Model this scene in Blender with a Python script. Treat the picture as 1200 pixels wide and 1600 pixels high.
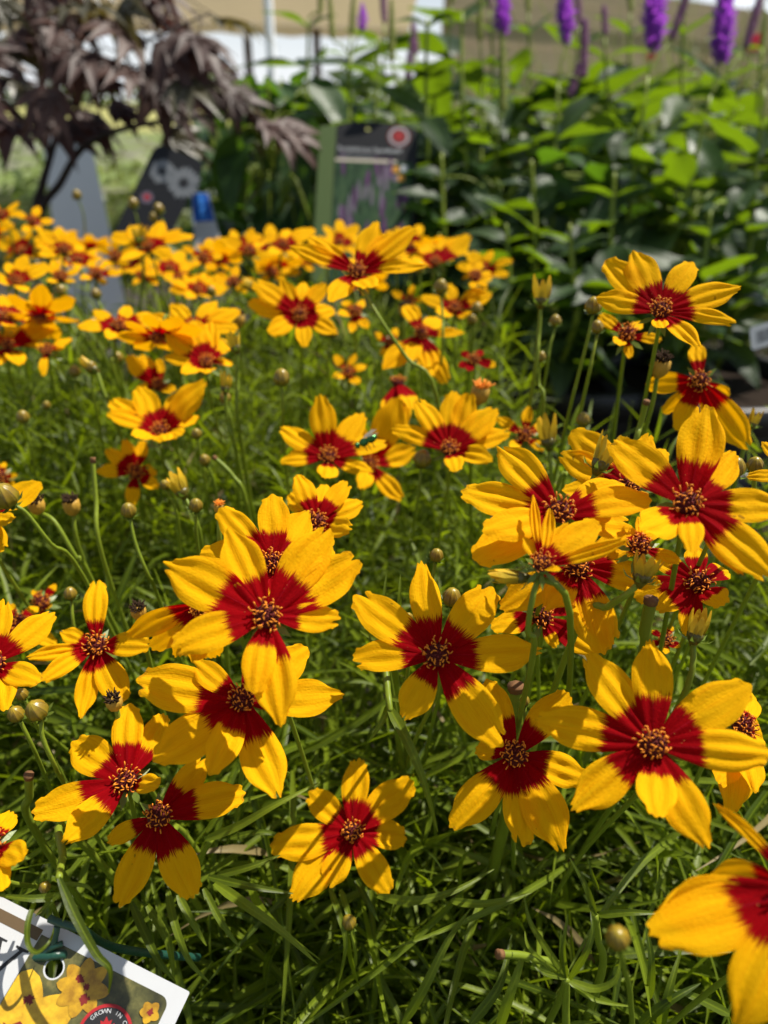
import bpy, bmesh, math, random
import numpy as np
from mathutils import Vector, Matrix, Quaternion

for _o in list(bpy.data.objects):
    bpy.data.objects.remove(_o)
scene = bpy.context.scene
COL = scene.collection
rnd = random.Random(11)
R = math.radians

# ---------------------------------------------------------------- camera
F_PX = 1208.0                      # focal length in photograph pixels (1200 x 1600)
PITCH = R(28.0)
CAM = Vector((0.0, 0.0, 0.55))
cam_data = bpy.data.cameras.new('camera')
cam_data.sensor_fit = 'VERTICAL'
cam_data.sensor_height = 36.0
cam_data.sensor_width = 27.0
cam_data.lens = F_PX / 1600.0 * 36.0
cam_data.clip_start = 0.01
cam_data.clip_end = 2000.0
cam_data.dof.use_dof = True
cam_data.dof.focus_distance = 0.222
cam_data.dof.aperture_fstop = 10.0
cam_ob = bpy.data.objects.new('camera', cam_data)
COL.objects.link(cam_ob)
cam_ob.location = CAM
cam_ob.rotation_euler = (math.pi / 2 - PITCH, 0, 0)
scene.camera = cam_ob

# ---------------------------------------------------------------- sky and sun
SUN_AZ, SUN_EL = R(62.0), R(58.0)          # azimuth clockwise from +Y (the view direction)
SUN_DIR = Vector((math.sin(SUN_AZ) * math.cos(SUN_EL), math.cos(SUN_AZ) * math.cos(SUN_EL), math.sin(SUN_EL)))
world = bpy.data.worlds.new('World')
scene.world = world
world.use_nodes = True
nt = world.node_tree
nt.nodes.clear()
w_out = nt.nodes.new('ShaderNodeOutputWorld')
w_bg = nt.nodes.new('ShaderNodeBackground')
w_sky = nt.nodes.new('ShaderNodeTexSky')
w_sky.sky_type = 'NISHITA'
w_sky.sun_disc = False
w_sky.sun_elevation = SUN_EL
w_sky.sun_rotation = SUN_AZ
w_sky.air_density = 1.0
w_sky.dust_density = 0.6
w_tc = nt.nodes.new('ShaderNodeTexCoord')
w_map = nt.nodes.new('ShaderNodeMapping')
w_map.inputs['Scale'].default_value = (1, 1, 2.6)
w_noise = nt.nodes.new('ShaderNodeTexNoise')
w_noise.inputs['Scale'].default_value = 3.2
w_noise.inputs['Detail'].default_value = 6
w_ramp = nt.nodes.new('ShaderNodeValToRGB')
w_ramp.color_ramp.elements[0].position = 0.50
w_ramp.color_ramp.elements[1].position = 0.70
w_mix = nt.nodes.new('ShaderNodeMixRGB')
w_mix.inputs['Color2'].default_value = (15.5, 16.2, 17.4, 1)
nt.links.new(w_tc.outputs['Generated'], w_map.inputs['Vector'])
nt.links.new(w_map.outputs['Vector'], w_noise.inputs['Vector'])
nt.links.new(w_noise.outputs['Fac'], w_ramp.inputs['Fac'])
w_sep = nt.nodes.new('ShaderNodeSeparateXYZ')
nt.links.new(w_tc.outputs['Generated'], w_sep.inputs[0])
w_hz = nt.nodes.new('ShaderNodeMapRange')          # bright white haze low over the whole horizon
w_hz.inputs['From Min'].default_value = 0.0
w_hz.inputs['From Max'].default_value = 0.22
w_hz.inputs['To Min'].default_value = 0.75
w_hz.inputs['To Max'].default_value = 0.0
nt.links.new(w_sep.outputs[2], w_hz.inputs['Value'])
w_max = nt.nodes.new('ShaderNodeMath')
w_max.operation = 'MAXIMUM'
nt.links.new(w_ramp.outputs['Color'], w_max.inputs[0])
nt.links.new(w_hz.outputs[0], w_max.inputs[1])
nt.links.new(w_max.outputs[0], w_mix.inputs['Fac'])
nt.links.new(w_sky.outputs['Color'], w_mix.inputs['Color1'])
nt.links.new(w_mix.outputs['Color'], w_bg.inputs['Color'])
w_bg.inputs['Strength'].default_value = 0.050
nt.links.new(w_bg.outputs['Background'], w_out.inputs['Surface'])

sun_data = bpy.data.lights.new('sun', 'SUN')
sun_data.energy = 5.0
sun_data.angle = R(0.53)
sun_data.color = (1.0, 0.94, 0.84)
sun_ob = bpy.data.objects.new('sun', sun_data)
COL.objects.link(sun_ob)
sun_ob.rotation_euler = (-SUN_DIR).to_track_quat('-Z', 'Y').to_euler()
sun_ob.location = (1.5, 2.0, 3.5)

vs = scene.view_settings
vs.view_transform = 'Standard'
vs.look = 'None'
vs.gamma = 1.0
vs.exposure = 0.60
vs.use_curve_mapping = False
scene.cycles.use_denoising = True
scene.cycles.max_bounces = 8
scene.cycles.diffuse_bounces = 3
scene.cycles.transmission_bounces = 6
scene.cycles.transparent_max_bounces = 6
scene.cycles.sample_clamp_indirect = 6.0

CF = Vector((0, math.cos(PITCH), -math.sin(PITCH)))
CU = Vector((0, math.sin(PITCH), math.cos(PITCH)))
CR = Vector((1, 0, 0))
UP = Vector((0, 0, 1))

def ray(u, v):
    return CF + CR * ((u - 600.0) / F_PX) + CU * ((800.0 - v) / F_PX)

def P(u, v, d):
    """Point of the place seen at photograph pixel (u, v), d metres deep."""
    return CAM + ray(u, v) * d

# ---------------------------------------------------------------- object helpers
def new_obj(name, data, parent=None, loc=None):
    o = bpy.data.objects.new(name, data)
    COL.objects.link(o)
    if parent is not None:
        o.parent = parent
    if loc is not None:
        o.location = loc
    return o

def thing(name, label, cat, loc=(0, 0, 0), group=None):
    o = new_obj(name, None, None, loc)
    o.empty_display_size = 0.02
    o['label'] = label
    o['category'] = cat
    if group:
        o['group'] = group
    return o

def tag(o, label, cat, group=None):
    o['label'] = label
    o['category'] = cat
    if group:
        o['group'] = group
    return o

def structure(o):
    o['kind'] = 'structure'
    return o

class Acc:
    """Collects vertices and faces of ONE mesh."""
    def __init__(self):
        self.v, self.f, self.m, self.c = [], [], [], []
    def add(self, verts, faces, mat=0, col=None):
        b = len(self.v)
        self.v.extend([tuple(p) for p in verts])
        self.f.extend([tuple(i + b for i in f) for f in faces])
        self.m.extend([mat] * len(faces))
        if col is None:
            col = (0.5, 0.5, 0.5, 0.5)
        if isinstance(col, list):
            self.c.extend(col)
        else:
            self.c.extend([col] * len(verts))
    def mesh(self, name, mats, smooth=True, origin=None):
        me = bpy.data.meshes.new(name)
        vv = self.v
        if origin is not None:
            ox, oy, oz = origin
            vv = [(x - ox, y - oy, z - oz) for x, y, z in vv]
        me.from_pydata(vv, [], self.f)
        for mt in mats:
            me.materials.append(mt)
        if len(mats) > 1:
            me.polygons.foreach_set('material_index', self.m)
        if smooth:
            me.polygons.foreach_set('use_smooth', [True] * len(self.f))
        at = me.attributes.new('pc', 'FLOAT_COLOR', 'POINT')
        at.data.foreach_set('color', np.array(self.c, dtype=np.float32).ravel())
        me.update()
        return me
    def build(self, name, mats, parent=None, smooth=True):
        if not isinstance(mats, (list, tuple)):
            mats = [mats]
        origin = None if parent is None else parent.matrix_basis.translation
        return new_obj(name, self.mesh(name, mats, smooth, origin), parent)

def frame_along(t, ref=UP):
    t = t.normalized()
    a = ref - t * ref.dot(t)
    if a.length < 1e-4:
        a = Vector((1, 0, 0)) - t * t.x
    a.normalize()
    return a, t.cross(a)

def catmull(pts, n):
    out = []
    k = len(pts)
    for i in range(k - 1):
        p0, p1, p2, p3 = pts[max(i - 1, 0)], pts[i], pts[i + 1], pts[min(i + 2, k - 1)]
        for j in range(n):
            t = j / n
            out.append(0.5 * ((2 * p1) + (p2 - p0) * t + (2 * p0 - 5 * p1 + 4 * p2 - p3) * t * t + (3 * p1 - p0 - 3 * p2 + p3) * t ** 3))
    out.append(pts[-1].copy())
    return out

def tube(acc, pts, radii, sides=6, mat=0, col=None, cap=True):
    vs_, fs = [], []
    n = len(pts)
    a = None
    for i, p in enumerate(pts):
        t = (pts[min(i + 1, n - 1)] - pts[max(i - 1, 0)])
        if t.length < 1e-9:
            t = Vector((0, 0, 1))
        t.normalize()
        if a is None:
            a, b = frame_along(t)
        else:
            a = (a - t * a.dot(t)).normalized()
            b = t.cross(a)
        r = radii[i] if hasattr(radii, '__len__') else radii
        for s in range(sides):
            an = 2 * math.pi * s / sides
            vs_.append(p + a * (math.cos(an) * r) + b * (math.sin(an) * r))
    for i in range(n - 1):
        for s in range(sides):
            s2 = (s + 1) % sides
            fs.append((i * sides + s, i * sides + s2, (i + 1) * sides + s2, (i + 1) * sides + s))
    if cap:
        fs.append(tuple(range(sides))[::-1])
        fs.append(tuple((n - 1) * sides + s for s in range(sides)))
    acc.add(vs_, fs, mat, col)

def box(acc, lo, hi, mat=0, col=None):
    x0, y0, z0 = lo
    x1, y1, z1 = hi
    vv = [(x0, y0, z0), (x1, y0, z0), (x1, y1, z0), (x0, y1, z0), (x0, y0, z1), (x1, y0, z1), (x1, y1, z1), (x0, y1, z1)]
    ff = [(3, 2, 1, 0), (4, 5, 6, 7), (0, 1, 5, 4), (1, 2, 6, 5), (2, 3, 7, 6), (3, 0, 4, 7)]
    acc.add(vv, ff, mat, col)

def lathe(acc, prof, origin, axis, sides=16, ribs=0, rib_amp=0.0, mat=0, col=None, cols=None):
    """prof: list of (radius, height along axis)."""
    a, b = frame_along(axis, Vector((0.3, 0.9, 0.2)))
    axis = axis.normalized()
    vv, ff, cc = [], [], []
    n = len(prof)
    for k, (r, h) in enumerate(prof):
        for s in range(sides):
            an = 2 * math.pi * s / sides
            rr = r * (1 + rib_amp * math.cos(ribs * an)) if ribs else r
            vv.append(origin + axis * h + (a * math.cos(an) + b * math.sin(an)) * rr)
            cc.append((k / (n - 1), s / sides, 0.5, 0.5))
    for k in range(n - 1):
        for s in range(sides):
            s2 = (s + 1) % sides
            ff.append((k * sides + s, k * sides + s2, (k + 1) * sides + s2, (k + 1) * sides + s))
    ff.append(tuple(range(sides))[::-1])
    ff.append(tuple((n - 1) * sides + s for s in range(sides)))
    acc.add(vv, ff, mat, cc if col is None else col)

# ---------------------------------------------------------------- materials
class N:
    """Tiny node-tree helper."""
    def __init__(self, name):
        self.mat = bpy.data.materials.new(name)
        self.mat.use_nodes = True
        self.t = self.mat.node_tree
        self.t.nodes.clear()
        self.out = self.t.nodes.new('ShaderNodeOutputMaterial')
    def n(self, kind, **kw):
        nd = self.t.nodes.new(kind)
        for k, v in kw.items():
            if hasattr(nd, k):
                setattr(nd, k, v)
            else:
                nd.inputs[k].default_value = v
        return nd
    def l(self, a, b):
        self.t.links.new(a, b)
    def math(self, op, a, b=None, clamp=False):
        nd = self.t.nodes.new('ShaderNodeMath')
        nd.operation = op
        nd.use_clamp = clamp
        for i, x in enumerate((a, b)):
            if x is None:
                continue
            if isinstance(x, (int, float)):
                nd.inputs[i].default_value = x
            else:
                self.l(x, nd.inputs[i])
        return nd.outputs[0]
    def mix(self, fac, c1, c2, blend='MIX'):
        nd = self.t.nodes.new('ShaderNodeMixRGB')
        nd.blend_type = blend
        for i, x in enumerate((fac, c1, c2)):
            if isinstance(x, (int, float)):
                nd.inputs[i].default_value = x
            elif isinstance(x, tuple):
                nd.inputs[i].default_value = x if len(x) == 4 else (*x, 1)
            else:
                self.l(x, nd.inputs[i])
        return nd.outputs[0]
    def ramp(self, fac, stops):
        nd = self.t.nodes.new('ShaderNodeValToRGB')
        el = nd.color_ramp.elements
        while len(el) < len(stops):
            el.new(0.5)
        for e, (p, c) in zip(el, stops):
            e.position = p
            e.color = c if len(c) == 4 else (*c, 1)
        self.l(fac, nd.inputs[0])
        return nd.outputs[0]
    def noise(self, vec, scale, detail=3, rough=0.5):
        nd = self.n('ShaderNodeTexNoise')
        nd.inputs['Scale'].default_value = scale
        nd.inputs['Detail'].default_value = detail
        nd.inputs['Roughness'].default_value = rough
        if vec is not None:
            self.l(vec, nd.inputs['Vector'])
        return nd.outputs['Fac']
    def pc(self):
        at = self.n('ShaderNodeAttribute')
        at.attribute_name = 'pc'
        sp = self.n('ShaderNodeSeparateColor')
        self.l(at.outputs['Color'], sp.inputs[0])
        return sp.outputs[0], sp.outputs[1], sp.outputs[2], at.outputs['Alpha']
    def objco(self):
        return self.n('ShaderNodeTexCoord').outputs['Object']
    def leafy(self, col, tcol, trans=0.35, rough=0.4, spec=0.4, bump=None, sheen=0.0):
        """Reflecting plus light-passing thin tissue."""
        pb = self.n('ShaderNodeBsdfPrincipled')
        pb.inputs['Roughness'].default_value = rough
        pb.inputs['Specular IOR Level'].default_value = spec
        tr = self.n('ShaderNodeBsdfTranslucent')
        for c, inp in ((col, pb.inputs['Base Color']), (tcol, tr.inputs['Color'])):
            if isinstance(c, tuple):
                inp.default_value = (*c, 1)
            else:
                self.l(c, inp)
        if bump is not None:
            self.l(bump, pb.inputs['Normal'])
        ms = self.n('ShaderNodeMixShader')
        ms.inputs[0].default_value = trans
        self.l(pb.outputs[0], ms.inputs[1])
        self.l(tr.outputs[0], ms.inputs[2])
        self.l(ms.outputs[0], self.out.inputs['Surface'])
        return self.mat
    def plain(self, col, rough=0.6, spec=0.4, bump=None, metallic=0.0):
        pb = self.n('ShaderNodeBsdfPrincipled')
        pb.inputs['Roughness'].default_value = rough
        pb.inputs['Specular IOR Level'].default_value = spec
        pb.inputs['Metallic'].default_value = metallic
        if isinstance(col, tuple):
            pb.inputs['Base Color'].default_value = (*col, 1)
        else:
            self.l(col, pb.inputs['Base Color'])
        if bump is not None:
            self.l(bump, pb.inputs['Normal'])
        self.l(pb.outputs[0], self.out.inputs['Surface'])
        return self.mat
    def bump(self, h, strength=0.3, dist=0.001):
        b = self.n('ShaderNodeBump')
        b.inputs['Strength'].default_value = strength
        b.inputs['Distance'].default_value = dist
        self.l(h, b.inputs['Height'])
        return b.outputs[0]

M = {}

def petal_material():
    k = N('petal')
    u, v, ext, rn = k.pc()
    cmb = k.n('ShaderNodeCombineXYZ')
    k.l(k.math('MULTIPLY', v, 26.0), cmb.inputs[0])
    k.l(k.math('MULTIPLY', u, 0.8), cmb.inputs[1])
    k.l(k.math('MULTIPLY', rn, 91.0), cmb.inputs[2])
    jag = k.noise(cmb.outputs[0], 1.7, 3, 0.75)
    cm2 = k.n('ShaderNodeCombineXYZ')
    k.l(k.math('MULTIPLY', v, 5.0), cm2.inputs[0])
    k.l(k.math('MULTIPLY', u, 3.0), cm2.inputs[1])
    k.l(k.math('MULTIPLY', rn, 57.0), cm2.inputs[2])
    big = k.noise(cm2.outputs[0], 1.0, 2, 0.5)
    uu = k.math('ADD', u, k.math('MULTIPLY', k.math('SUBTRACT', jag, 0.5), 0.36))
    edge = k.math('SUBTRACT', uu, ext)
    mask = k.math('ADD', k.math('MULTIPLY', edge, 26.0), 0.5, clamp=True)
    # fine longitudinal veins
    cm3 = k.n('ShaderNodeCombineXYZ')
    k.l(k.math('MULTIPLY', v, 44.0), cm3.inputs[0])
    k.l(k.math('MULTIPLY', u, 2.2), cm3.inputs[1])
    k.l(k.math('MULTIPLY', rn, 33.0), cm3.inputs[2])
    vein = k.noise(cm3.outputs[0], 1.0, 2, 0.6)
    vmask = k.ramp(vein, [(0.30, (1, 1, 1)), (0.48, (0, 0, 0))])
    yel = k.mix(big, (0.92, 0.45, 0.002), (0.96, 0.54, 0.006))
    yel = k.mix(k.math('MULTIPLY', vmask, 0.55), yel, (0.80, 0.27, 0.001))
    red = k.mix(big, (0.19, 0.001, 0.003), (0.36, 0.0015, 0.005))
    red = k.mix(k.math('MULTIPLY', vmask, 0.5), red, (0.12, 0.0008, 0.003))
    # pale mid line and pollen specks in the red
    mid = k.math('SUBTRACT', 1.0, k.math('MULTIPLY', k.math('ABSOLUTE', k.math('SUBTRACT', v, 0.5)), 60.0), clamp=True)
    red = k.mix(k.math('MULTIPLY', mid, 0.4), red, (0.55, 0.02, 0.05))
    co = k.objco()
    vor = k.n('ShaderNodeTexVoronoi')
    vor.inputs['Scale'].default_value = 700.0
    k.l(co, vor.inputs['Vector'])
    sp = k.ramp(vor.outputs['Distance'], [(0.07, (1, 1, 1)), (0.13, (0, 0, 0))])
    pick = k.math('GREATER_THAN', k.noise(co, 420.0, 1), 0.60)
    red = k.mix(k.math('MULTIPLY', k.math('MULTIPLY', sp, pick), 0.7), red, (0.8, 0.35, 0.1))
    # tiny brown blemishes on the yellow
    bl = k.math('GREATER_THAN', k.noise(co, 230.0, 2), 0.755)
    yel = k.mix(k.math('MULTIPLY', bl, 0.75), yel, (0.16, 0.07, 0.01))
    tip = k.math('MULTIPLY', k.math('GREATER_THAN', u, 0.965), k.math('GREATER_THAN', big, 0.56))
    yel = k.mix(k.math('MULTIPLY', tip, 0.55), yel, (0.42, 0.18, 0.01))
    col = k.mix(mask, red, yel)
    tc = k.mix(mask, (0.55, 0.003, 0.002), (0.96, 0.45, 0.002))
    bmp = k.bump(k.math('ADD', k.math('MULTIPLY', vein, 1.0), k.noise(co, 1400.0, 2)), 0.5, 0.0004)
    return k.leafy(col, tc, 0.40, 0.75, 0.04, bmp)

def leaf_material(name, c1, c2, t1, trans=0.3, rough=0.38, spec=0.5, vein=0.25, bscale=600.0):
    k = N(name)
    u, v, g, rn = k.pc()
    co = k.objco()
    n1 = k.noise(co, bscale * 0.12, 3)
    col = k.mix(rn, c1, c2)
    col = k.mix(k.math('MULTIPLY', n1, 0.5), col, tuple(x * 0.55 for x in c1))
    mid = k.math('SUBTRACT', 1.0, k.math('MULTIPLY', k.math('ABSOLUTE', k.math('SUBTRACT', v, 0.5)), 9.0), clamp=True)
    col = k.mix(k.math('MULTIPLY', mid, vein), col, tuple(min(1, x * 2.0) for x in c2))
    # dry straw-coloured ones
    dry = k.math('GREATER_THAN', g, 0.9)
    col = k.mix(dry, col, (0.24, 0.19, 0.08))
    tc = k.mix(dry, k.mix(rn, t1, tuple(x * 1.25 for x in t1)), (0.15, 0.09, 0.03))
    bmp = k.bump(k.noise(co, bscale, 2), 0.25, 0.0005)
    return k.leafy(col, tc, trans, rough, spec, bmp)

M['petal'] = petal_material()
M['blade'] = leaf_material('blade_leaf', (0.030, 0.054, 0.004), (0.190, 0.250, 0.014), (0.29, 0.39, 0.007), 0.38, 0.45, 0.26, 0.3)
M['stem'] = leaf_material('stem_skin', (0.15, 0.21, 0.014), (0.23, 0.29, 0.024), (0.24, 0.30, 0.015), 0.16, 0.45, 0.30, 0.1)
M['sepal'] = leaf_material('sepal', (0.09, 0.15, 0.02), (0.15, 0.20, 0.03), (0.2, 0.3, 0.03), 0.2, 0.4, 0.4, 0.2)
M['broad'] = leaf_material('broad_leaf', (0.024, 0.050, 0.022), (0.060, 0.098, 0.034), (0.22, 0.36, 0.006), 0.33, 0.45, 0.28, 0.35, 200.0)
M['dark_broad'] = leaf_material('dark_broad_leaf', (0.018, 0.048, 0.014), (0.035, 0.080, 0.018), (0.14, 0.30, 0.010), 0.28, 0.42, 0.32, 0.3, 200.0)
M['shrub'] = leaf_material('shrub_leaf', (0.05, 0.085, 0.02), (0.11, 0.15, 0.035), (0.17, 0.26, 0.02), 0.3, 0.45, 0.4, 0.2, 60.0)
M['shrub_lit'] = leaf_material('shrub_leaf_sunlit', (0.09, 0.125, 0.03), (0.20, 0.22, 0.06), (0.26, 0.33, 0.04), 0.32, 0.5, 0.35, 0.2, 60.0)  # lighter, yellower copy of the shrub leaf; sunlight put into the colour
M['grass'] = leaf_material('grass_blade', (0.10, 0.14, 0.035), (0.22, 0.23, 0.075), (0.28, 0.33, 0.08), 0.35, 0.5, 0.4, 0.2, 60.0)
M['maple'] = leaf_material('maple_leaf', (0.045, 0.024, 0.020), (0.090, 0.050, 0.040), (0.18, 0.04, 0.018), 0.2, 0.5, 0.3, 0.25, 120.0)
M['maple_green'] = leaf_material('maple_leaf_greenish', (0.050, 0.046, 0.026), (0.09, 0.083, 0.042), (0.20, 0.15, 0.02), 0.24, 0.40, 0.5, 0.25, 120.0)

def simple(name, col, rough=0.6, spec=0.4, vary=0.25, scale=40.0, bs=0.2, bd=0.001):
    k = N(name)
    co = k.objco()
    n1 = k.noise(co, scale, 4)
    c = k.mix(n1, tuple(x * (1 - vary) for x in col), tuple(min(1, x * (1 + vary)) for x in col))
    return k.plain(c, rough, spec, k.bump(k.noise(co, scale * 4, 3), bs, bd))

M['disc'] = simple('disc_floret_base', (0.10, 0.012, 0.010), 0.7, 0.2, 0.4, 900.0, 0.6, 0.0006)
M['floret'] = simple('floret_tube', (0.20, 0.022, 0.014), 0.6, 0.3, 0.4, 900.0)
M['anther'] = simple('anther', (0.72, 0.23, 0.012), 0.6, 0.3, 0.25, 900.0)

def bud_material():
    k = N('bud_skin')
    u, v, g, rn = k.pc()
    co = k.objco()
    c = k.ramp(u, [(0.0, (0.10, 0.15, 0.012)), (0.35, (0.20, 0.18, 0.012)), (0.7, (0.24, 0.16, 0.012)), (1.0, (0.38, 0.30, 0.02))])
    c = k.mix(k.math('MULTIPLY', k.noise(co, 300, 3), 0.6), c, (0.15, 0.075, 0.012))
    seam = k.math('GREATER_THAN', k.math('COSINE', k.math('MULTIPLY', v, 50.265)), 0.86)
    c = k.mix(k.math('MULTIPLY', seam, 0.65), c, (0.07, 0.05, 0.008))
    return k.plain(c, 0.34, 0.45, k.bump(k.noise(co, 800, 2), 0.25, 0.0004))
M['bud'] = bud_material()

def young_petal_material():
    k = N('young_petal')
    u, v, g, rn = k.pc()
    c = k.ramp(u, [(0.0, (0.20, 0.13, 0.012)), (0.25, (0.36, 0.25, 0.014)), (0.6, (0.62, 0.40, 0.010)), (1.0, (0.88, 0.46, 0.005))])
    co = k.objco()
    c = k.mix(k.math('MULTIPLY', k.noise(co, 500, 3), 0.4), c, (0.26, 0.25, 0.03))
    return k.leafy(c, (0.6, 0.40, 0.02), 0.25, 0.5, 0.3, k.bump(k.noise(co, 900, 2), 0.3, 0.0005))
M['young'] = young_petal_material()
M['spent'] = simple('spent_florets', (0.045, 0.026, 0.015), 0.9, 0.1, 0.5, 600.0, 0.8, 0.001)
M['spent_cup'] = simple('spent_cup', (0.42, 0.24, 0.03), 0.6, 0.3, 0.4, 300.0)
M['dry'] = simple('dry_stem', (0.17, 0.085, 0.035), 0.8, 0.2, 0.4, 300.0)
# ================================================================ SETTING
def ground_material():
    k = N('ground')
    co = k.objco()
    n1 = k.noise(co, 0.7, 5)
    n2 = k.noise(co, 9.0, 5)
    c = k.mix(n2, (0.09, 0.085, 0.07), (0.22, 0.20, 0.16))
    g = k.mix(n2, (0.07, 0.12, 0.025), (0.20, 0.24, 0.07))
    c = k.mix(k.ramp(n1, [(0.38, (0, 0, 0)), (0.52, (1, 1, 1))]), c, g)
    return k.plain(c, 0.9, 0.2, k.bump(n2, 0.5, 0.02))
def field_material():
    k = N('field')
    co = k.objco()
    mp = k.n('ShaderNodeMapping')
    mp.inputs['Scale'].default_value = (0.02, 0.12, 1)
    k.l(co, mp.inputs['Vector'])
    n1 = k.noise(mp.outputs[0], 3.0, 5)
    c = k.mix(n1, (0.20, 0.22, 0.06), (0.42, 0.38, 0.14))
    return k.plain(c, 0.9, 0.2)
GZ = -0.75
a = Acc()
a.add([(-60, -20, GZ), (60, -20, GZ), (60, 40, GZ), (-60, 40, GZ)], [(0, 1, 2, 3)])
structure(a.build('ground', ground_material(), smooth=False))
a = Acc()
a.add([(-1200, 40, GZ - 0.004), (1200, 40, GZ - 0.004), (1200, 1500, GZ - 0.004), (-1200, 1500, GZ - 0.004)], [(0, 1, 2, 3)])
structure(a.build('field', field_material(), smooth=False))
a = Acc()
a.add([(-1200, -1200, GZ - 0.012), (1200, -1200, GZ - 0.012), (1200, 39, GZ - 0.012), (-1200, 39, GZ - 0.012)], [(0, 1, 2, 3)])
structure(a.build('terrain', ground_material(), smooth=False))

# ---- far wood at the edge of the field: one mass of leaf clumps
def leaf_cloud(acc, centre, radii, n, size, rng, mat=0, up_bias=0.2, shell=0.55):
    for _ in range(n):
        while True:
            q = Vector((rng.uniform(-1, 1), rng.uniform(-1, 1), rng.uniform(-1, 1)))
            if shell < q.length <= 1.0:
                break
        p = Vector((centre[0] + q.x * radii[0], centre[1] + q.y * radii[1], centre[2] + q.z * radii[2]))
        nn = Vector((q.x + rng.uniform(-.6, .6), q.y + rng.uniform(-.6, .6), q.z + up_bias + rng.uniform(-.6, .6))).normalized()
        t = Vector((rng.uniform(-1, 1), rng.uniform(-1, 1), rng.uniform(-1, .6)))
        t = (t - nn * t.dot(nn)).normalized()
        s = nn.cross(t)
        L = size * rng.uniform(.6, 1.3)
        w = L * rng.uniform(.22, .34)
        rn = rng.random()
        vv = [p, p + t * L * .45 + s * w + nn * L * .04, p + t * L - nn * L * .1, p + t * L * .45 - s * w + nn * L * .04, p + t * L * .5 - nn * L * .03]
        acc.add(vv, [(0, 4, 1), (1, 4, 2), (2, 4, 3), (3, 4, 0)], mat,
                [(0, .5, .3, rn), (.5, 1, .3, rn), (1, .5, .3, rn), (.5, 0, .3, rn), (.5, .5, .3, rn)])
rw = random.Random(5)
a = Acc()
for i in range(46):
    x = -140 + i * 5.6 + rw.uniform(-2, 2)
    hh = rw.uniform(2.2, 4.6)
    leaf_cloud(a, (x, 190 + rw.uniform(-12, 12), GZ + hh * .8), (4.5, 4.0, hh), 110, 1.6, rw)
o = a.build('distant_wood', M['shrub'])
o['kind'] = 'stuff'
tag(o, 'low dark green line of distant trees beyond the yellow field', 'wood')

# ---- open shelter with a beige canopy roof on dark posts
M['canvas'] = None
k = N('beige_canvas')
co = k.objco()
c = k.mix(k.noise(co, 2.5, 4), (0.34, 0.30, 0.23), (0.46, 0.41, 0.32))
M['canvas'] = k.leafy(c, (0.60, 0.48, 0.32), 0.30, 0.8, 0.1)
M['post'] = simple('dark_timber_post', (0.055, 0.028, 0.02), 0.7, 0.3, 0.4, 6.0)
M['white_metal'] = simple('white_painted_pole', (0.72, 0.74, 0.76), 0.4, 0.5, 0.06, 8.0)
t = thing('canopy_shelter', 'beige canopy roof on dark brown posts against the sky at top left', 'shelter', (-1.5, 12.0, GZ))
RZ = CAM.z + 1.10
a = Acc()
nx, ny = 24, 14
vv, ff = [], []
for j in range(ny + 1):
    for i in range(nx + 1):
        x = -8.5 + 8.9 * i / nx
        y = 6.5 + 7.6 * j / ny
        z = RZ + 0.16 * math.sin(math.pi * j / ny) - 0.05 * math.cos(i * math.pi / 2) * math.sin(math.pi * j / ny)
        z -= 0.028 * max(0.0, x + 3.5)
        vv.append((x, y, z))
for j in range(ny):
    for i in range(nx):
        b0 = j * (nx + 1) + i
        ff.append((b0, b0 + 1, b0 + nx + 2, b0 + nx + 1))
a.add(vv, ff)
# hanging hem of the canvas at the far and near side
for yy, sgn in ((14.1, 1), (6.5, -1)):
    hv, hf = [], []
    for i in range(nx + 1):
        x = -8.5 + 8.9 * i / nx
        z = RZ - 0.028 * max(0.0, x + 3.5)
        hv += [(x, yy + 0.004 * sgn, z - 0.002), (x, yy + 0.03 * sgn, z - 0.13 - 0.035 * (i % 2))]
    for i in range(nx):
        hf.append((2 * i, 2 * i + 1, 2 * i + 3, 2 * i + 2))
    a.add(hv, hf)
a.build('roof', M['canvas'], t)
for u in (297, 389, 496, 60):
    top = P(u, 60, 14.0 / CF.y * 1.0)
    d = 14.0 / (CF + CU * ((800 - 100) / F_PX)).y
    q = P(u, 100, d)
    a = Acc()
    box(a, (q.x - 0.055, 13.94, GZ), (q.x + 0.055, 14.05, RZ - 0.05 - 0.028 * max(0, q.x + 3.5)))
    a.build('post', M['post'], t, smooth=False)
# rafters carried by the posts
for yy in (8.6, 11.2):
    a = Acc()
    box(a, (-8.4, yy - .05, RZ - .26), (-3.4, yy + .05, RZ - .14))
    a.build('rafter', M['post'], t, smooth=False)

q = P(422, 60, 4.2)
t = thing('white_pole', 'slim white pole standing upright before the beige canopy', 'pole', (q.x, q.y, GZ))
a = Acc()
lathe(a, [(0.07, 0), (0.07, 0.012), (0.034, 0.02), (0.024, 0.03), (0.024, 2.6), (0.02, 2.61)], Vector((q.x, q.y, GZ)), UP, 20)
a.build('shaft', M['white_metal'], t)
a = Acc()
lathe(a, [(0.024, 2.611), (0.03, 2.62), (0.022, 2.65), (0.004, 2.66)], Vector((q.x, q.y, GZ)), UP, 16)
a.build('cap', M['white_metal'], t)

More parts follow.
